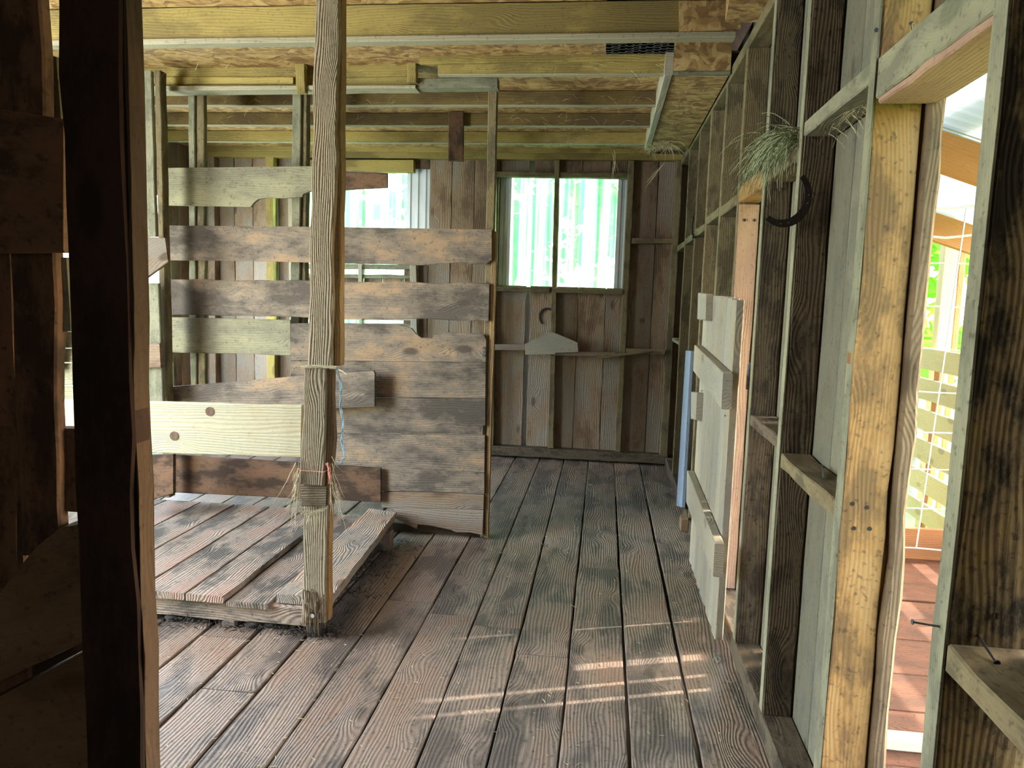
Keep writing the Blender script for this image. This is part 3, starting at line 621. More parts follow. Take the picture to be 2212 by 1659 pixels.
# bluish board leaning at a far stud
c = [PX(x, y, XR-.03) for x, y in ((1481, 757), (1491, 758), (1472, 1096), (1461, 1092))]
b = B(.001); b.slab(c[3], c[0], c[1], c[2], (.028, 0, 0)); c[0].z
lb = b.build('leaning_board', 'blue'); tag(lb, 'narrow blue-grey board standing against the far studs left of the gate', 'board')
b = B(.01); q = PX(1479, 1088, XR-.02); b.box((q.x-.03, q.y-.14, .002), (q.x+.015, q.y-.02, .09)); tag(b.build('wood_chunk', 'bark'), 'small wood chunk on the floor at the foot of the blue-grey board', 'wood')

# ================================================================== FAR WALL FRAMING
FG = 'studs of the far wall'
def fstud(px, lab, mat='stud', dep=.098, Y=YF, name='wall_stud', cat='stud', grp=FG):
    c = [PY(x, y, Y) for x, y in px]; b = B(.003); b.slab(c[3], c[0], c[1], c[2], (0, dep, 0)); return tag(b.build(name, mat), lab, cat, grp)
fstud([(1199, 346), (1209, 346), (1195, 968), (1183, 968)], 'stud running down the middle of the right far window')
fstud([(1358, 347), (1371, 347), (1340, 977), (1328, 975)], 'far wall stud at the right side of the right window')
fstud([(1462, 347), (1475, 347), (1441, 990), (1425, 988)], 'corner stud where the far wall meets the right wall')
fstud([(1060, 345), (1070, 345), (1066, 962), (1057, 962)], 'far wall stud at the left side of the right window')
fstud([(573, 338), (590, 338), (594, 830), (577, 830)], 'far wall stud left of the rear window', 'joist')
fstud([(448, 338), (462, 338), (466, 830), (452, 830)], 'far wall stud seen through the stall boards at left', 'barn')
t = pyslab([(1365, 514), (1454, 514), (1453, 526), (1364, 526)], YF+.0, .09, 'blocking', 'stud'); tag(t, 'short blocking between the two right studs of the far wall', 'blocking')
b = B(.003); b.slab(PY(1040, 962, YF-.01), PY(1442, 984, YF-.01), PY(1442, 1003, YF-.01), PY(1040, 982, YF-.01), (0, .11, 0)); tag(b.build('baseboard_far', 'studdark'), 'dark sole plate along the far wall', kind='structure')
b = B(.003); b.box((XL, YF-.01, 0), (PY(1040, 975, YF).x, YF+.1, .08)); tag(b.build('baseboard_left', 'studdark'), 'dark sole plate along the far wall behind the stall', kind='structure')
t = pyslab([(1062, 744), (1140, 744), (1140, 757), (1062, 756)], YF-.03, .028, 'rail', 'barn'); tag(t, 'left piece of the chest high rail nailed across the far wall', 'rail')
t = pyslab([(1192, 759), (1326, 761), (1326, 769), (1192, 768)], YF-.03, .028, 'rail', 'barn'); tag(t, 'thin dark middle piece of the rail on the far wall', 'rail')
t = pyslab([(1290, 768), (1408, 757), (1408, 761), (1290, 776)], YF-.055, .022, 'rail', 'stud'); tag(t, 'tilted split piece of the rail on the far wall', 'rail')
t = pyslab([(1352, 753), (1436, 755), (1436, 767), (1352, 765)], YF-.03, .028, 'rail', 'stud'); tag(t, 'right piece of the rail ending at the corner stud', 'rail')
t = pypoly([(1134, 766), (1134, 743), (1188, 716), (1196, 718), (1247, 740), (1249, 760), (1200, 762), (1199, 765)], YF-.06, .028, 'triangular_board', 'gate'); tag(t, 'small triangular board nailed on the far wall rail', 'board')
t = pypoly([(600, 428), (590, 428), (590, 700), (602, 700)], YS-.02, .015, 'strip', 'paint', None, (0, 0, 1)); tag(t, 'narrow white strip on the far wall left of the rear window', 'strip')
t = pypoly([(643, 428), (622, 428), (626, 700), (645, 700)], YF-.02, .018, 'strip', 'gate', None, (0, 0, 1)); tag(t, 'pale speckled board at the left edge of the rear window', 'board')
b = B(.0); q = PY(1386, 692, YS-.002); b.tube([q, q+Vector((0, -.012, 0))], .02, 12); tag(b.build('knob', 'knot'), 'round grey knot plug on the right far wall boards', 'knob')

# ================================================================== THE STALL
YP = 4.62                                       # front faces of the stall boards
st = empty('stall_partition', (-1.8, 4.68, 0)); tag(st, 'stall wall of wide weathered boards with gaps between them', 'stall wall')
pyslab([(1055, 190), (1074, 190), (1051, 1160), (1037, 1160)], 4.66, .05, 'end_post', 'stud', st, vertical=True)
pyslab([(1063, 500), (1075, 500), (1055, 1162), (1046, 1162)], 4.64, .028, 'edge_batten', 'brown', st, vertical=True)
pypoly([(345, 363), (505, 361), (672, 359), (737, 366), (836, 374), (836, 404), (735, 411), (672, 412), (655, 419), (652, 425), (615, 428), (575, 427), (558, 430), (548, 438), (541, 447), (430, 445), (348, 443)], YP+.01, .024, 'top_board', 'topb', st)
pyslab([(735, 371), (836, 375), (836, 405), (735, 411)], YP-.012, .02, 'splice_board', 'black', st)
pypoly([(345, 487), (700, 490), (1062, 496), (1062, 562), (1049, 571), (1020, 570), (1000, 566), (960, 569), (900, 573), (860, 571), (740, 569), (560, 564), (352, 562)], YP, .026, 'upper_board', 'rail', st)
pyslab([(350, 603), (1057, 612), (1055, 693), (358, 680)], YP, .026, 'middle_board', 'rail', st, rough=.005)
pyslab([(357, 685), (627, 691), (628, 768), (362, 761)], YP, .026, 'short_board', 'topb', st)
pypoly([(628, 699), (700, 698), (790, 700), (862, 701), (888, 709), (899, 722), (910, 730), (934, 731), (938, 723), (950, 724), (962, 718), (1000, 719), (1044, 722), (1050, 735), (1049, 782), (628, 778)], YP, .026, 'gnawed_board', 'rail', st)
pyslab([(628, 779), (1049, 783), (1048, 861), (628, 856)], YP, .026, 'lower_board', 'rail', st)
pypoly([(700, 858), (1048, 862), (1048, 918), (1040, 923), (1038, 933), (1030, 938), (700, 934)], YP, .026, 'lower_board', 'rail', st)
pyslab([(700, 937), (1047, 941), (1046, 1022), (730, 1009)], YP+.004, .026, 'lower_board', 'rail', st)
pyslab([(824, 1010), (1046, 1023), (1046, 1068), (824, 1060)], YP, .026, 'lower_board', 'rail', st)
pyslab([(824, 1061), (1045, 1069), (1044, 1101), (824, 1097)], YP, .026, 'lower_board', 'barn', st)
pypoly([(852, 1090), (1044, 1102), (1042, 1156), (1015, 1150), (985, 1150), (975, 1145), (920, 1133), (902, 1132), (900, 1143), (850, 1118)], YP+.004, .026, 'kick_board', 'barn', st)
pyslab([(368, 982), (822, 1012), (822, 1085), (368, 1064)], YP-.04, .026, 'dark_kick_board', 'black', st)
b = B(.003); b.box((-3.2, 4.70, 0), (-.72, 4.78, .055)); b.build('sole_plate', 'studdark', st)
pypoly([(360, 836), (470, 828), (650, 812), (806, 801), (809, 806), (809, 878), (735, 881), (600, 893), (362, 905)], YP-.10, .03, 'slanted_board', 'rail', st, (1, -.0, .06))
for q in ((1046, 752), (1046, 760), (1045, 768)):
    p = PY(*q, YP-.002); nail(p+Vector((0, .004, 0)), p, .004, None, st)
# other posts of the stall wall
def tpost(px, Y, dep, mat, lab, name='post', rough=.003):
    t = pyslab(px, Y, dep, name, mat, vertical=True, rough=rough); return tag(t, lab, 'post')
tpost([(418, 190), (441, 190), (443, 860), (424, 860)], 4.78, .04, 'stud', 'brown-sided post behind the left part of the stall wall')
tpost([(406, 188), (419, 188), (424, 860), (411, 860)], 4.76, .09, 'greypost', 'grey-green narrow post behind the left part of the stall wall')
tpost([(636, 120), (657, 120), (660, 200), (640, 200)], 4.53, .045, 'joist', 'short block hanging from the header beam beside the centre post')
tpost([(632, 190), (650, 190), (645, 860), (625, 860)], 4.78, .05, 'greypost', 'greenish leaning post behind the stall wall near the centre post')
tpost([(651, 190), (664, 190), (658, 860), (646, 860)], 4.80, .06, 'stud', 'brown board beside the greenish leaning post')
sw = empty('stall_side', (-2.9, 4.4, 0)); tag(sw, 'left side of the stall with upright grey-green planks and brown boards', 'stall wall')
pyslab([(333, 152), (345, 152), (367, 1075), (354, 1075)], 4.44, .07, 'post', 'stud', sw, vertical=True)
pyslab([(299, 152), (326, 153), (337, 511), (314, 511)], 4.30, .03, 'hanging_plank', 'greypost', sw, vertical=True)
pyslab([(308, 612), (342, 612), (352, 868), (312, 868)], 4.34, .03, 'hanging_plank', 'greypost', sw, vertical=True)
pyslab([(300, 511), (356, 513), (363, 566), (300, 612)], 4.27, .028, 'side_board', 'barn', sw)
pyslab([(300, 743), (344, 741), (347, 795), (300, 796)], 4.30, .028, 'side_board', 'barn', sw)
pyslab([(300, 984), (374, 981), (374, 1066), (300, 1092)], 4.15, .03, 'side_board', 'black', sw)

# low plank platform
pf = empty('platform', (-2.1, 3.9, 0)); tag(pf, 'low wooden platform of worn planks inside the stall', 'platform')
ptop = .155
fr = [PZ(x, y, ptop).x for x, y in ((409, 1275), (497, 1280), (592, 1285))]
ex = [fr[0]-.235*k for k in (6, 5, 4, 3, 2, 1)] + fr
Yb = 4.56
b = None
for i in range(len(ex)-1):
    low = .022 if i == len(ex)-2 else 0; b = B(.004)
    x0, x1 = ex[i]+.004, ex[i+1]-.004; yy0 = 3.13+R.uniform(0, .03)
    b.slab((x0, yy0, ptop-low), (x0, Yb, ptop-low), (x1, Yb, ptop-low), (x1, yy0, ptop-low), (0, 0, -.032+low*.3)); b.build('plank', 'platform', pf)
# raised edge plank, skewed
c = [PZ(590, 1288, ptop+.012), PZ(796, 1098, ptop+.012), PZ(857, 1106, ptop+.012), PZ(702, 1309, ptop+.012)]
for i_, k_ in ((0, 1), (3, 2)): c[i_] = c[k_]+(c[i_]-c[k_])*((c[k_].y-3.19)/(c[k_].y-c[i_].y))
b = B(.003); b.slab(c[0], c[1], c[2], c[3], (0, 0, -.042)); b.build('edge_plank', 'wornpl', pf)
c = [PY(330, 1296, 3.17), PY(652, 1314, 3.17)]
b = B(.004); b.slab((-3.2, 3.17, .118), (-1.27, 3.17, .118), (-1.27, 3.17, .03), (-3.2, 3.17, .03), (0, .05, 0)); b.build('front_bearer', 'platform', pf)
b = B(.004); b.slab((-3.2, 4.40, .118), (-1.24, 4.40, .118), (-1.24, 4.40, .02), (-3.2, 4.40, .02), (0, .05, 0)); b.build('back_bearer', 'platform', pf)
b = B(.004); q = PY(503, 1360, 3.2); b.box((q.x-.03, 3.16, 0), (q.x+.03, 3.5, .032), 'y'); b.build('sleeper_block', 'platform', pf)
b = B(.004); b.box((-1.36, 4.32, 0), (-1.22, 4.40, .11), 'y'); b.build('sleeper_block', 'platform', pf)
# muck and straw packed under the platform
g = []; b = B(0); b.axis = Vector((1, 0, 0)); b.up = Vector((0, 0, 1))
for i in range(900):
    x = R.uniform(-2.4, -1.12) if R.random() < .75 else R.gauss(-1.22, .06); yy = 3.19+R.uniform(-.03, .03) - (R.random()**3)*.08
    if R.random() < .28: x, yy = R.uniform(-1.32, -.98), R.uniform(3.4, 4.5); x = min(x, -1.30+(yy-3.4)*.02+R.random()**2*.28)
    b.tube(droop((x, yy, .002+R.random()*.028), (R.uniform(-1, 1), R.uniform(-1, 1), R.uniform(-.1, .9)), R.uniform(.015, .05), 3, .8), R.uniform(.001, .0035), 3, True)
tag(b.build('muck', 'muck', None, True), 'black muck and straw packed under the edge of the platform', 'muck', kind='stuff')
b = B(0); b.axis = Vector((1, 0, 0)); b.up = Vector((0, 0, 1))
for i in range(40):      # lumps
    x = R.uniform(-2.3, -1.18); yy = 3.205+R.uniform(-.015, .02); r = R.uniform(.012, .03)
    mm = Matrix.Translation((x, yy, r*.5)) @ Matrix.Diagonal((1.6, 1, .8, 1)); bmesh.ops.create_icosphere(b.bm, subdivisions=1, radius=r, matrix=mm)
for v in b.bm.verts: v.co += Vector((noise.noise(v.co*60), noise.noise(v.co*60+Vector((9, 0, 0))), noise.noise(v.co*60+Vector((0, 9, 0)))))*.006
tag(b.build('manure', 'muck', None, True), 'dark lumps of manure along the front of the platform', 'manure', kind='stuff')

# new pine rail
t = pyslab([(60, 861), (651, 876), (649, 988), (60, 972)], 3.17, .035, 'pine_board', 'white', rough=.0015); tag(t, 'pale new pine board nailed across to the centre post', 'board')
for (x, y, r) in ((453, 889, .021), (376, 942, .021)):
    p = PY(x, y, 3.168); bb = B(0); bb.tube([p+Vector((0, .004, 0)), p], r, 14); bb.build('knot', 'knot', t)

# centre post
po = pyslab([(683, -30), (733, -30), (704, 1345), (652, 1345)], 3.13, .045, None, None, vertical=True, rough=.006)
cp = po.build('centre_post', 'post'); tag(cp, 'rough weathered post standing in the middle at the stall corner', 'post')
pyslab([(728, -30), (741, -30), (736, 790), (720, 790)], 3.155, .05, 'back_ply', 'brown', cp, vertical=True)
pyslab([(704, 1060), (716, 1060), (711, 1340), (700, 1340)], 3.14, .04, 'lit_side_strip', 'orange', cp, vertical=True)  # lit side face of the post, put in as an orange strip
pyslab([(657, 796), (704, 797), (699, 1049), (648, 1046)], 3.085, .042, 'nailed_block', 'post', cp, vertical=True, rough=.004)
pyslab([(705, 798), (722, 799), (720, 1090), (702, 1090)], 3.105, .03, 'side_batten', 'bark', cp, vertical=True, rough=.005)
pyslab([(649, 1046), (705, 1050), (703, 1098), (652, 1096)], 3.10, .03, 'lower_block', 'post', cp, rough=.006)
pyslab([(658, 1336), (697, 1338), (690, 1376), (662, 1376)], 3.135, .04, 'rotten_foot', 'muck', cp, vertical=True, rough=.012)
b = B(0); b.axis = Vector((0, 0, 1)); b.up = Vector((0, 1, 0))
for i in range(34):
    x = 654+50*R.random(); y0_ = R.uniform(1270, 1335); p = PY(x, y0_, 3.127); q = PY(x+R.uniform(-2, 2), y0_+R.uniform(15, 70), 3.12); q.z = max(q.z, .02)
    b.tube([p, (p+q)/2+Vector((0, -.006, 0)), q], R.uniform(.0015, .0035), 4, True)
b.build('splinters', 'bark', cp)['kind'] = 'stuff'
p = PY(676, 1329, 3.125); nail(p+Vector((0, .01, 0)), p+Vector((0, -.006, 0)), .004, None, cp, 'galv')

# twines
def twine(name, mat, lab, paths, r=.0016, kind=None):
    b = B(0); b.axis = Vector((0, 0, 1)); b.up = Vector((0, 1, 0))
    for P in paths: b.tube(P, r, 4)
    return tag(b.build(name, mat, None, True), lab, 'twine', None, kind)
def wob(P, k=4, a=.003):
    out = []
    for i in range(len(P)-1):
        for j in range(k):
            t = j/k; p = P[i].lerp(P[i+1], t); out.append(p+Vector((R.uniform(-a, a), R.uniform(-a, a), R.uniform(-a, a))))
    out.append(P[-1]); return out
yy = 3.075
ps = []
for s_ in range(3):
    ps.append(wob([PY(648, 791+s_*2, yy), PY(690, 789+s_*2, yy), PY(725, 792+s_*2, yy), PY(727, 795, 3.18)], 5, .002))
ps.append(wob([PY(646, 792, yy), PY(632, 798, yy-.02)], 3)); ps.append(wob([PY(727, 793, 3.09), PY(748, 808, 3.05)], 3))
twine('grey_twine', 'twine', 'grey frayed twine tied round the top of the nailed block', ps, .0022)
ps = []
for s_ in range(5):
    o_ = R.uniform(-3, 3); ps.append(wob([PY(727+o_, 795, 3.11), PY(737+o_, 835, 3.09), PY(734+o_, 880, 3.1), PY(741+o_, 905, 3.1), PY(738+o_, 950, 3.1), PY(744+o_*1.5, 985, 3.1), PY(733+o_, 1004, 3.1)], 5, .0028))
twine('blue_twine', 'bluetw', 'faded blue twine hanging down beside the centre post', ps, .0014)
ps = [wob([PY(645, 1012, 3.08), PY(650, 1016, 3.072), PY(700, 1020, 3.072), PY(710, 1014, 3.09)], 4, .001)]
for s_ in range(6): ps.append(wob([PY(706+R.uniform(-2, 4), 1000, 3.08), PY(712+R.uniform(-4, 4), 1015, 3.07), PY(714+R.uniform(-4, 5), 1045, 3.08)], 4, .004))
twine('pink_twine', 'pinktw', 'pink twine knotted round the lower end of the nailed block', ps, .0014)
g = []
for i in range(46):
    L = R.random() < .6; x = R.uniform(638, 650) if L else R.uniform(712, 728); p = PY(x, R.uniform(985, 1080), 3.08)
    g.append(droop(p, (-.25 if L else .25, R.uniform(-.3, .1), -1), R.uniform(.08, .22), 7, .5))
for i in range(12): g.append(wob([PY(645, 1100+R.uniform(-8, 8), 3.07), PY(670, 1112+R.uniform(-5, 5), 3.06), PY(708, 1098+R.uniform(-5, 5), 3.06)], 4, .006))
for i in range(10): g.append(droop(PY(R.uniform(650, 690), 1108, 3.06), (R.uniform(-.5, .3), -.1, -1), R.uniform(.05, .16), 6, .4))
b = B(0); b.axis = Vector((1, 0, 0)); b.up = Vector((0, 0, 1))
for P in g: b.tube(P, .0013, 3, True)
tag(b.build('frayed_twine', 'twine', None, True), 'frayed pale baler twine hanging round the lower centre post', 'twine', kind='stuff')

# ================================================================== DARK FOREGROUND AT LEFT
fpx = lambda px, Y, e, n, m, **k: pyslab(px, Y, e, n, m, **k)
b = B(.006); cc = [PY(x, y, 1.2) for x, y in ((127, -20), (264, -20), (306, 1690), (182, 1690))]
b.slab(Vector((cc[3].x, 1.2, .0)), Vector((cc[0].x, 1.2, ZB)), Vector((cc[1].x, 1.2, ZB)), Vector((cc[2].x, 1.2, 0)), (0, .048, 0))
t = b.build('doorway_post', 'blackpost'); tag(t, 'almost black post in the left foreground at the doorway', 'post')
b = B(.006); b.slab(Vector((cc[2].x-.0, 1.206, 0)), Vector((cc[1].x-.0, 1.206, ZB)), Vector((cc[1].x+.004, 1.206, ZB)), Vector((cc[2].x+.004, 1.206, 0)), (0, .044, 0), rough=.004, ch=.001, seg=28); e = b.build('lit_bark_edge', 'barklit', t); e['label'] = 'brown barky edge coloured as the lit side'  # the post's lit side put into a browner colour
fw = empty('plank_screen', (-1.0, 1.33, 0)); tag(fw, 'dark plank screen of nailed boards in the left foreground', 'board wall')
def fb(px, Y, name, lab, mat='black', vertical=True, dep=.028, rough=.004):
    t = pyslab(px, Y, dep, name, mat, fw, vertical=vertical, rough=rough)
    if mat != 'black': t['label'] = 'olive green board'
    return t
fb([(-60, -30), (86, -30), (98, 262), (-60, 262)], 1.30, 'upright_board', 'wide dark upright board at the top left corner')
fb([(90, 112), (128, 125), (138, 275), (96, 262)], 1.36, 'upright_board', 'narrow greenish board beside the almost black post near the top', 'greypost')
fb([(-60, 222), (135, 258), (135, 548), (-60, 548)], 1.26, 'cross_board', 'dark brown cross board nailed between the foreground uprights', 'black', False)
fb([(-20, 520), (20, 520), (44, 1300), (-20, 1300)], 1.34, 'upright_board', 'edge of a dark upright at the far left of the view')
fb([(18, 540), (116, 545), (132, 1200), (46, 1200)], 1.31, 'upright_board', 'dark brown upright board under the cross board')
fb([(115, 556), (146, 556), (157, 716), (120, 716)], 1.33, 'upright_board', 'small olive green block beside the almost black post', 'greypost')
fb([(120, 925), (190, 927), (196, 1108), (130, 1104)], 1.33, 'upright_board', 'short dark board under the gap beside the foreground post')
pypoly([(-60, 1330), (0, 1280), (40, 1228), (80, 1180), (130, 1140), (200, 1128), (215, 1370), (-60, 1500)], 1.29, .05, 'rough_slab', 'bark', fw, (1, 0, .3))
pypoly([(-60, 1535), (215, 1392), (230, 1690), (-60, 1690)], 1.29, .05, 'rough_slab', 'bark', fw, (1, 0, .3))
b = B(.002); b.slab(PY(-60, 1500, 1.345), PY(225, 1360, 1.345), PY(225, 1420, 1.345), PY(-60, 1560, 1.345), (0, .02, 0)); b.build('strap_board', 'black', fw)
# boards of the stall side seen through the foreground slot
for i, (y0_, y1_) in enumerate(((716, 752), (754, 783), (785, 832), (836, 864))):
    pyslab([(60, y0_), (200, y0_), (200, y1_), (60, y1_)], 4.2, .026, 'slot_board', 'topb', sw, rough=.004)
pyslab([(116, 705), (139, 705), (126, 800), (112, 800)], 4.14, .04, 'brace', 'bark', sw, vertical=True)
# muck on the floor: straw bits
b = B(0); b.axis = Vector((1, 0, 0)); b.up = Vector((0, 0, 1))
for i in range(900):
    if R.random() < .7: x, y_ = R.uniform(-1.1, .6), R.uniform(2.2, 7.0)
    else: x, y_ = R.uniform(-2.4, -1.0), R.uniform(1.9, 3.1)
    a = R.uniform(0, math.pi); l = R.uniform(.004, .022); w_ = R.uniform(.0006, .0015); d = Vector((math.cos(a), math.sin(a), R.uniform(-.05, .15))); p = Vector((x, y_, .0022+l*.1))
    b.tube([p-d*l/2, p+d*l/2], w_, 3)
tag(b.build('straw_bits', 'hay', None, True), 'tiny bits of straw scattered over the floor', 'straw', kind='stuff')
# white string wisp on the boards
twine('white_string', 'galv', 'small tangle of pale wire on the floor near the right wall', [wob([PZ(1540, 1425, .004), PZ(1548, 1418, .004), PZ(1558, 1424, .004), PZ(1550, 1432, .004), PZ(1546, 1420, .006)], 5, .003)], .0012)

# ================================================================== PORCH AND OUTDOORS
def bt(name, mat, lo, hi, lab, cat, axis='x', grp=None, rough=.0015):
    b = B(rough); b.box(lo, hi, axis); return tag(b.build(name, mat), lab, cat, grp)
b = B(.002); y = -1.0; ed = [.2, .55, .9, 1.25, 1.6, 1.95, 2.3, 2.62, 2.95, 3.22, 3.47, 3.85, 4.36, 5.3]
ed = [PZ(2000, yy_, -.1).y for yy_ in (1659, 1600, 1540, 1460, 1385, 1302)]
ed = [ed[0]-.28*k for k in (8, 7, 6, 5, 4, 3, 2, 1)]+ed
for i in range(len(ed)-1):
    b.slab((XS+.06, ed[i]+.003, -.1), (2.5, ed[i]+.003, -.1), (2.5, ed[i+1]-.003, -.1), (XS+.06, ed[i+1]-.003, -.1), (0, 0, -.035))
b.slab((XS+.06, ed[-1]+.03, -.1), (2.5, ed[-1]+.03, -.1), (2.5, 5.15, -.1), (XS+.06, 5.15, -.1), (0, 0, -.035))
tag(b.build('porch_floor', 'porchfl'), 'reddish plank floor of the porch outside', kind='structure')
bt('porch_board', 'fir', (.80, 5.16, -.14), (2.5, 5.20, .10), 'reddish board across the far end of the porch floor', 'board')
bt('porch_joist', 'fir', (.80, 5.34, -.30), (2.5, 5.40, -.12), 'lower reddish board under the porch end', 'board')
FXf = 2.42
fn = empty('slatted_fence', (FXf, 4.3, -.1)); tag(fn, 'pale slatted wooden fence along the outer side of the porch', 'fence')
fz = [(-.06, .09), (.16, .32), (.39, .55), (.62, .78), (.85, 1.01), (1.08, 1.24)]
for z0, z1 in fz:
    b = B(.002); b.slab((FXf, 2.2, z1), (FXf, 6.25, z1), (FXf, 6.25, z0), (FXf, 2.2, z0), (.025, 0, 0)); b.build('slat', 'slat', fn)
for yy_ in (5.9, 4.3, 2.7):
    b = B(.001); b.slab((FXf+.027, yy_, -.12), (FXf+.027, yy_, 1.2), (FXf+.027, yy_+.09, 1.2), (FXf+.027, yy_+.09, -.12), (.04, 0, 0)); b.build('batten', 'fir', fn)
c = [PY(x, y, 5.5) for x, y in ((2038, 520), (2064, 520), (2030, 1000), (2002, 1000))]
b = B(.002); b.slab((2.53, 6.2, -.44), (2.53, 6.2, 2.12), (2.64, 6.2, 2.12), (2.64, 6.2, -.44), (0, .09, 0)); t = tag(b.build('porch_post', 'slat'), 'porch post beyond the wire panel, left face pale and right face orange', 'post')
b = B(.001); b.slab((2.641, 6.2, -.44), (2.641, 6.2, 2.12), (2.685, 6.2, 2.12), (2.685, 6.2, -.44), (0, .09, 0)); b.build('side_ply', 'fir', t)
# roof frame: rafters drop away from the barn, purlin runs along it
def raft(Y, z1, z2, lab, dep=.05, h=.19):
    b = B(.002); b.slab((XS+.06, Y, z1), (2.7, Y, z2+.11), (2.7, Y, z2-h+.11), (XS+.06, Y, z1-h), (0, dep, 0)); return tag(b.build('porch_rafter', 'fir'), lab, 'rafter', 'rafters of the porch roof')
raft(4.0, 2.66, 1.90, 'big orange rafter of the porch roof seen above the wire panel')
raft(5.55, 2.66, 1.90, 'far porch rafter behind the diagonal brace')
raft(2.4, 2.66, 1.90, 'nearest porch rafter above the opening')
bt('purlin', 'fir', (1.86, 2.0, 2.50), (1.90, 5.7, 2.63), 'porch purlin running along the barn under the metal roof', 'beam', 'y')
bt('purlin', 'fir', (1.12, .8, 2.66), (1.16, 5.7, 2.76), 'porch purlin close to the barn wall', 'beam', 'y')
b = B(.002); p, q = PY(2078, 400, 6.12), PY(2012, 515, 6.12); b.slab(p, q, q+Vector((.17, 0, -.05)), p+Vector((.17, 0, -.05)), (0, .04, 0)); tag(b.build('brace', 'fir'), 'wide diagonal orange brace under the porch roof', 'brace')
def roofsheet(name, y0, y1, mat, lab):
    b = B(0); b.axis = Vector((0, 1, 0)); b.up = Vector((0, 0, 1)); prof = []; y = y0
    while y < y1:
        for dy, dz in ((0, 0), (.45, 0), (.58, .022), (.88, .022)): prof.append((min(y+dy*.11, y1), dz))
        y += .11
    f = lambda X, dz: 2.80-(X-XS)*.335+dz
    v0 = [b.bm.verts.new((XS-.02, p[0], f(XS, p[1]))) for p in prof]; v1 = [b.bm.verts.new((2.72, p[0], f(2.72, p[1]))) for p in prof]
    for i in range(len(prof)-1): b.bm.faces.new((v0[i], v0[i+1], v1[i+1], v1[i]))
    return tag(b.build(name, mat, None, True), lab, 'roof sheet', 'corrugated sheets of the porch roof')
roofsheet('roof_sheet', 1.2, 3.1, 'roofp', 'nearest translucent corrugated sheet of the porch roof')
roofsheet('roof_sheet', 3.0, 4.4, 'roofp', 'middle translucent corrugated sheet of the porch roof')
roofsheet('roof_sheet', 4.3, 6.1, 'roofp', 'far translucent corrugated sheet of the porch roof')
# wire panel
wp = B(0); wp.axis = Vector((1, 0, 0)); wp.up = Vector((0, 0, 1)); YW = 2.8
rows = (442, 506, 570, 664, 755, 848, 935, 1016, 1103, 1190)
zs = [PY(2050, y, YW).z for y in rows]
for i, z in enumerate(zs):
    P = [Vector((.78+k*.12, YW+.003*math.sin(k), z+.003*math.sin(k*1.7+i)-(.012 if k % 3 == 0 and i < 2 else 0))) for k in range(15)]
    wp.tube(P, .0045 if i < 2 else .0028, 5)
for k in range(10):
    x = PY(2090, 445, YW).x + (k-2)*.152 ; wp.tube([Vector((x, YW+.004, zs[0])), Vector((x-.03, YW+.004, (zs[0]+zs[-1])/2)), Vector((x-.06, YW+.004, zs[-1]-.0))], .0028, 5)
tag(wp.build('wire_panel', 'galv', None, True), 'galvanised wire stock panel standing across the porch opening', 'wire panel')
bt('panel_foot', 'slat', (.80, 2.83, -.1), (2.38, 2.90, -.055), 'pale strip of board lying at the foot of the wire panel', 'board')

# trees
LV = {}
def foliage(seed, n, rx, rz, size):
    r = random.Random(seed); b = B(0); b.axis = Vector((1, 0, 0)); b.up = Vector((0, 0, 1)); cl = [(r.uniform(-1, 1), r.uniform(-1, 1), r.uniform(-1, 1)) for _ in range(26)]
    for i in range(n):
        c = r.choice(cl); p = Vector((c[0]*rx*.72+r.triangular(-.32, .32)*rx, c[1]*rx*.72+r.triangular(-.32, .32)*rx, c[2]*rz*.8+r.triangular(-.22, .22)*rz))
        u = Vector((r.uniform(-1, 1), r.uniform(-1, 1), r.uniform(-.6, .6))).normalized(); v = u.cross(Vector((r.uniform(-1, 1), r.uniform(-1, 1), r.uniform(-1, 1)))).normalized(); s_ = size*r.uniform(.6, 1.3)
        f = [b.bm.verts.new(p+u*a*s_+v*c2*s_) for a, c2 in ((-1, 0), (-.3, .55), (.5, .5), (1, 0), (.5, -.5), (-.3, -.55))]; b.bm.faces.new(f)
    return b
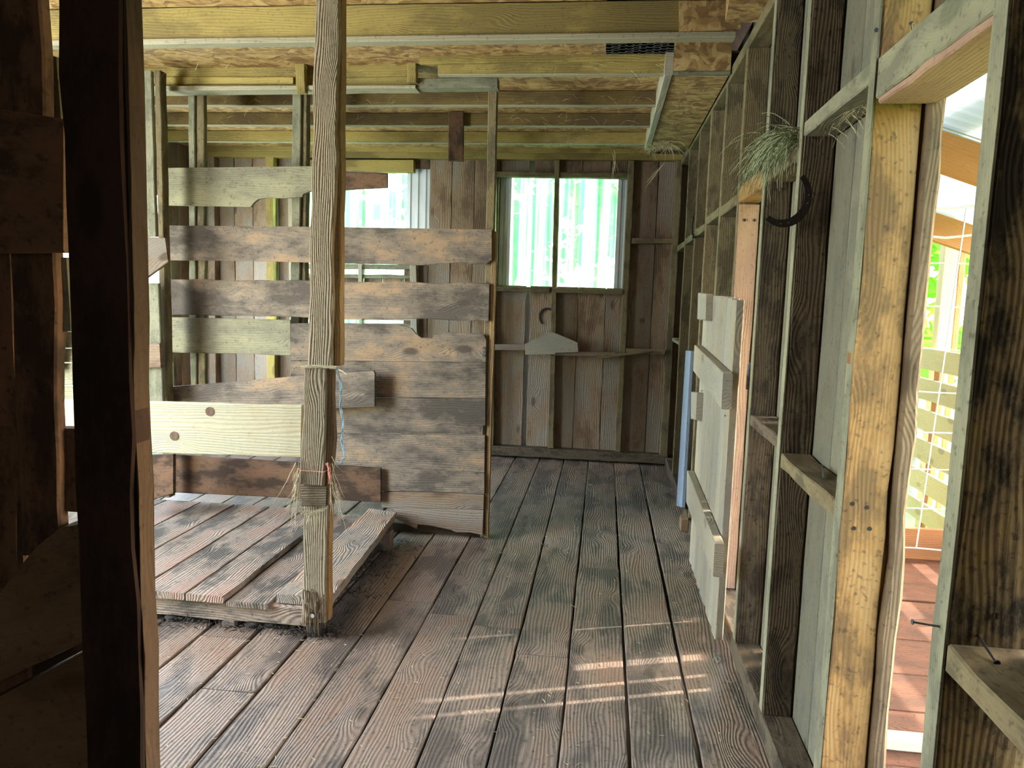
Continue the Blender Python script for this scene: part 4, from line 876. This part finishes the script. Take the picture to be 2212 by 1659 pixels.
def tree(seed, n, rx, rz, size, h, mat, tr=.07):
    root = empty('tree', (0, 0, -.45)); o = foliage(seed, n, rx, rz, size).build('foliage', mat, root, True); o.matrix_basis.translation = Vector((0, 0, h)); o['kind'] = 'stuff'
    b = B(.004); r = random.Random(seed); P = [Vector((math.sin(z*.9+seed)*.05*z, math.cos(z*.7+seed)*.04*z, z)) for z in [k*h*1.6/9 for k in range(10)]]; b.tube(P, tr, 8, True)
    for k in range(6):
        z = h*(.5+.12*k); a = r.uniform(0, 6.3); p = Vector((math.sin(z*.9+seed)*.05*z, math.cos(z*.7+seed)*.04*z, z)); b.tube([p, p+Vector((math.cos(a), math.sin(a), .5))*rx*.45, p+Vector((math.cos(a), math.sin(a), .75))*rx*.85], tr*.3, 5, True)
    b.axis = Vector((0, 0, 1)); b.up = Vector((1, 0, 0)); bo = b.build('trunk', 'trunk', root, True); bo.matrix_basis.translation = Vector((0, 0, 0))
    return root
TA = tree(1, 2600, 1.5, 1.9, .085, 2.6, 'leaf'); TB = tree(2, 3000, 1.9, 2.6, .10, 3.6, 'leaf2', .1); TC = tree(3, 1500, 1.0, 1.0, .08, 1.0, 'leaf', .03)
def copy_tree(o, parent=None):
    c = o.copy(); COL.objects.link(c)
    if parent: c.parent = parent
    for ch in o.children: copy_tree(ch, c)
    return c
spots = [  # behind the far wall windows
 (TA, -2.1, 10.9, .3, 1.0, 'leafy green tree seen through the left half of the right window'), (TC, .2, 9.7, 1, 1.45, 'bright green bush seen through the right half of the right window'),
 (TB, 1.6, 13.4, 2, 1.1, 'tall darker tree behind the bush outside the right window'), (TB, -2.9, 15.2, 4, 1.15, 'tall dark green tree behind the near tree outside the right window'),
 (TA, -5.6, 11.3, 1.3, 1.05, 'tree outside the rear window above the stall boards'), (TC, -3.6, 9.2, 2.4, 1.2, 'low bush outside the rear window'), (TB, -7.8, 15.2, .6, 1.2, 'far tree outside the rear window'),
 (TA, 5.2, 11.0, 2, 1.0, 'leafy tree just beyond the slatted porch fence'), (TC, 3.3, 8.6, 0, 1.2, 'bright bush directly behind the slatted porch fence'),
 (TB, 6.9, 15.6, 3, 1.2, 'tall tree further back beyond the porch'), (TC, 5.6, 8.3, 3.3, 1.1, 'bush right of the porch post in the side opening'),
 (TB, 10.8, 13.0, 1, 1.1, 'farthest tree beyond the porch')]
used = set()
for (T_, x, y, rz, sc, lab) in spots:
    o = T_ if T_.name not in used else copy_tree(T_); used.add(T_.name)
    o.location = (x, y, -.45); o.rotation_euler = (0, 0, rz); o.scale = (sc,)*3; tag(o, lab, 'tree', 'trees around the barn')
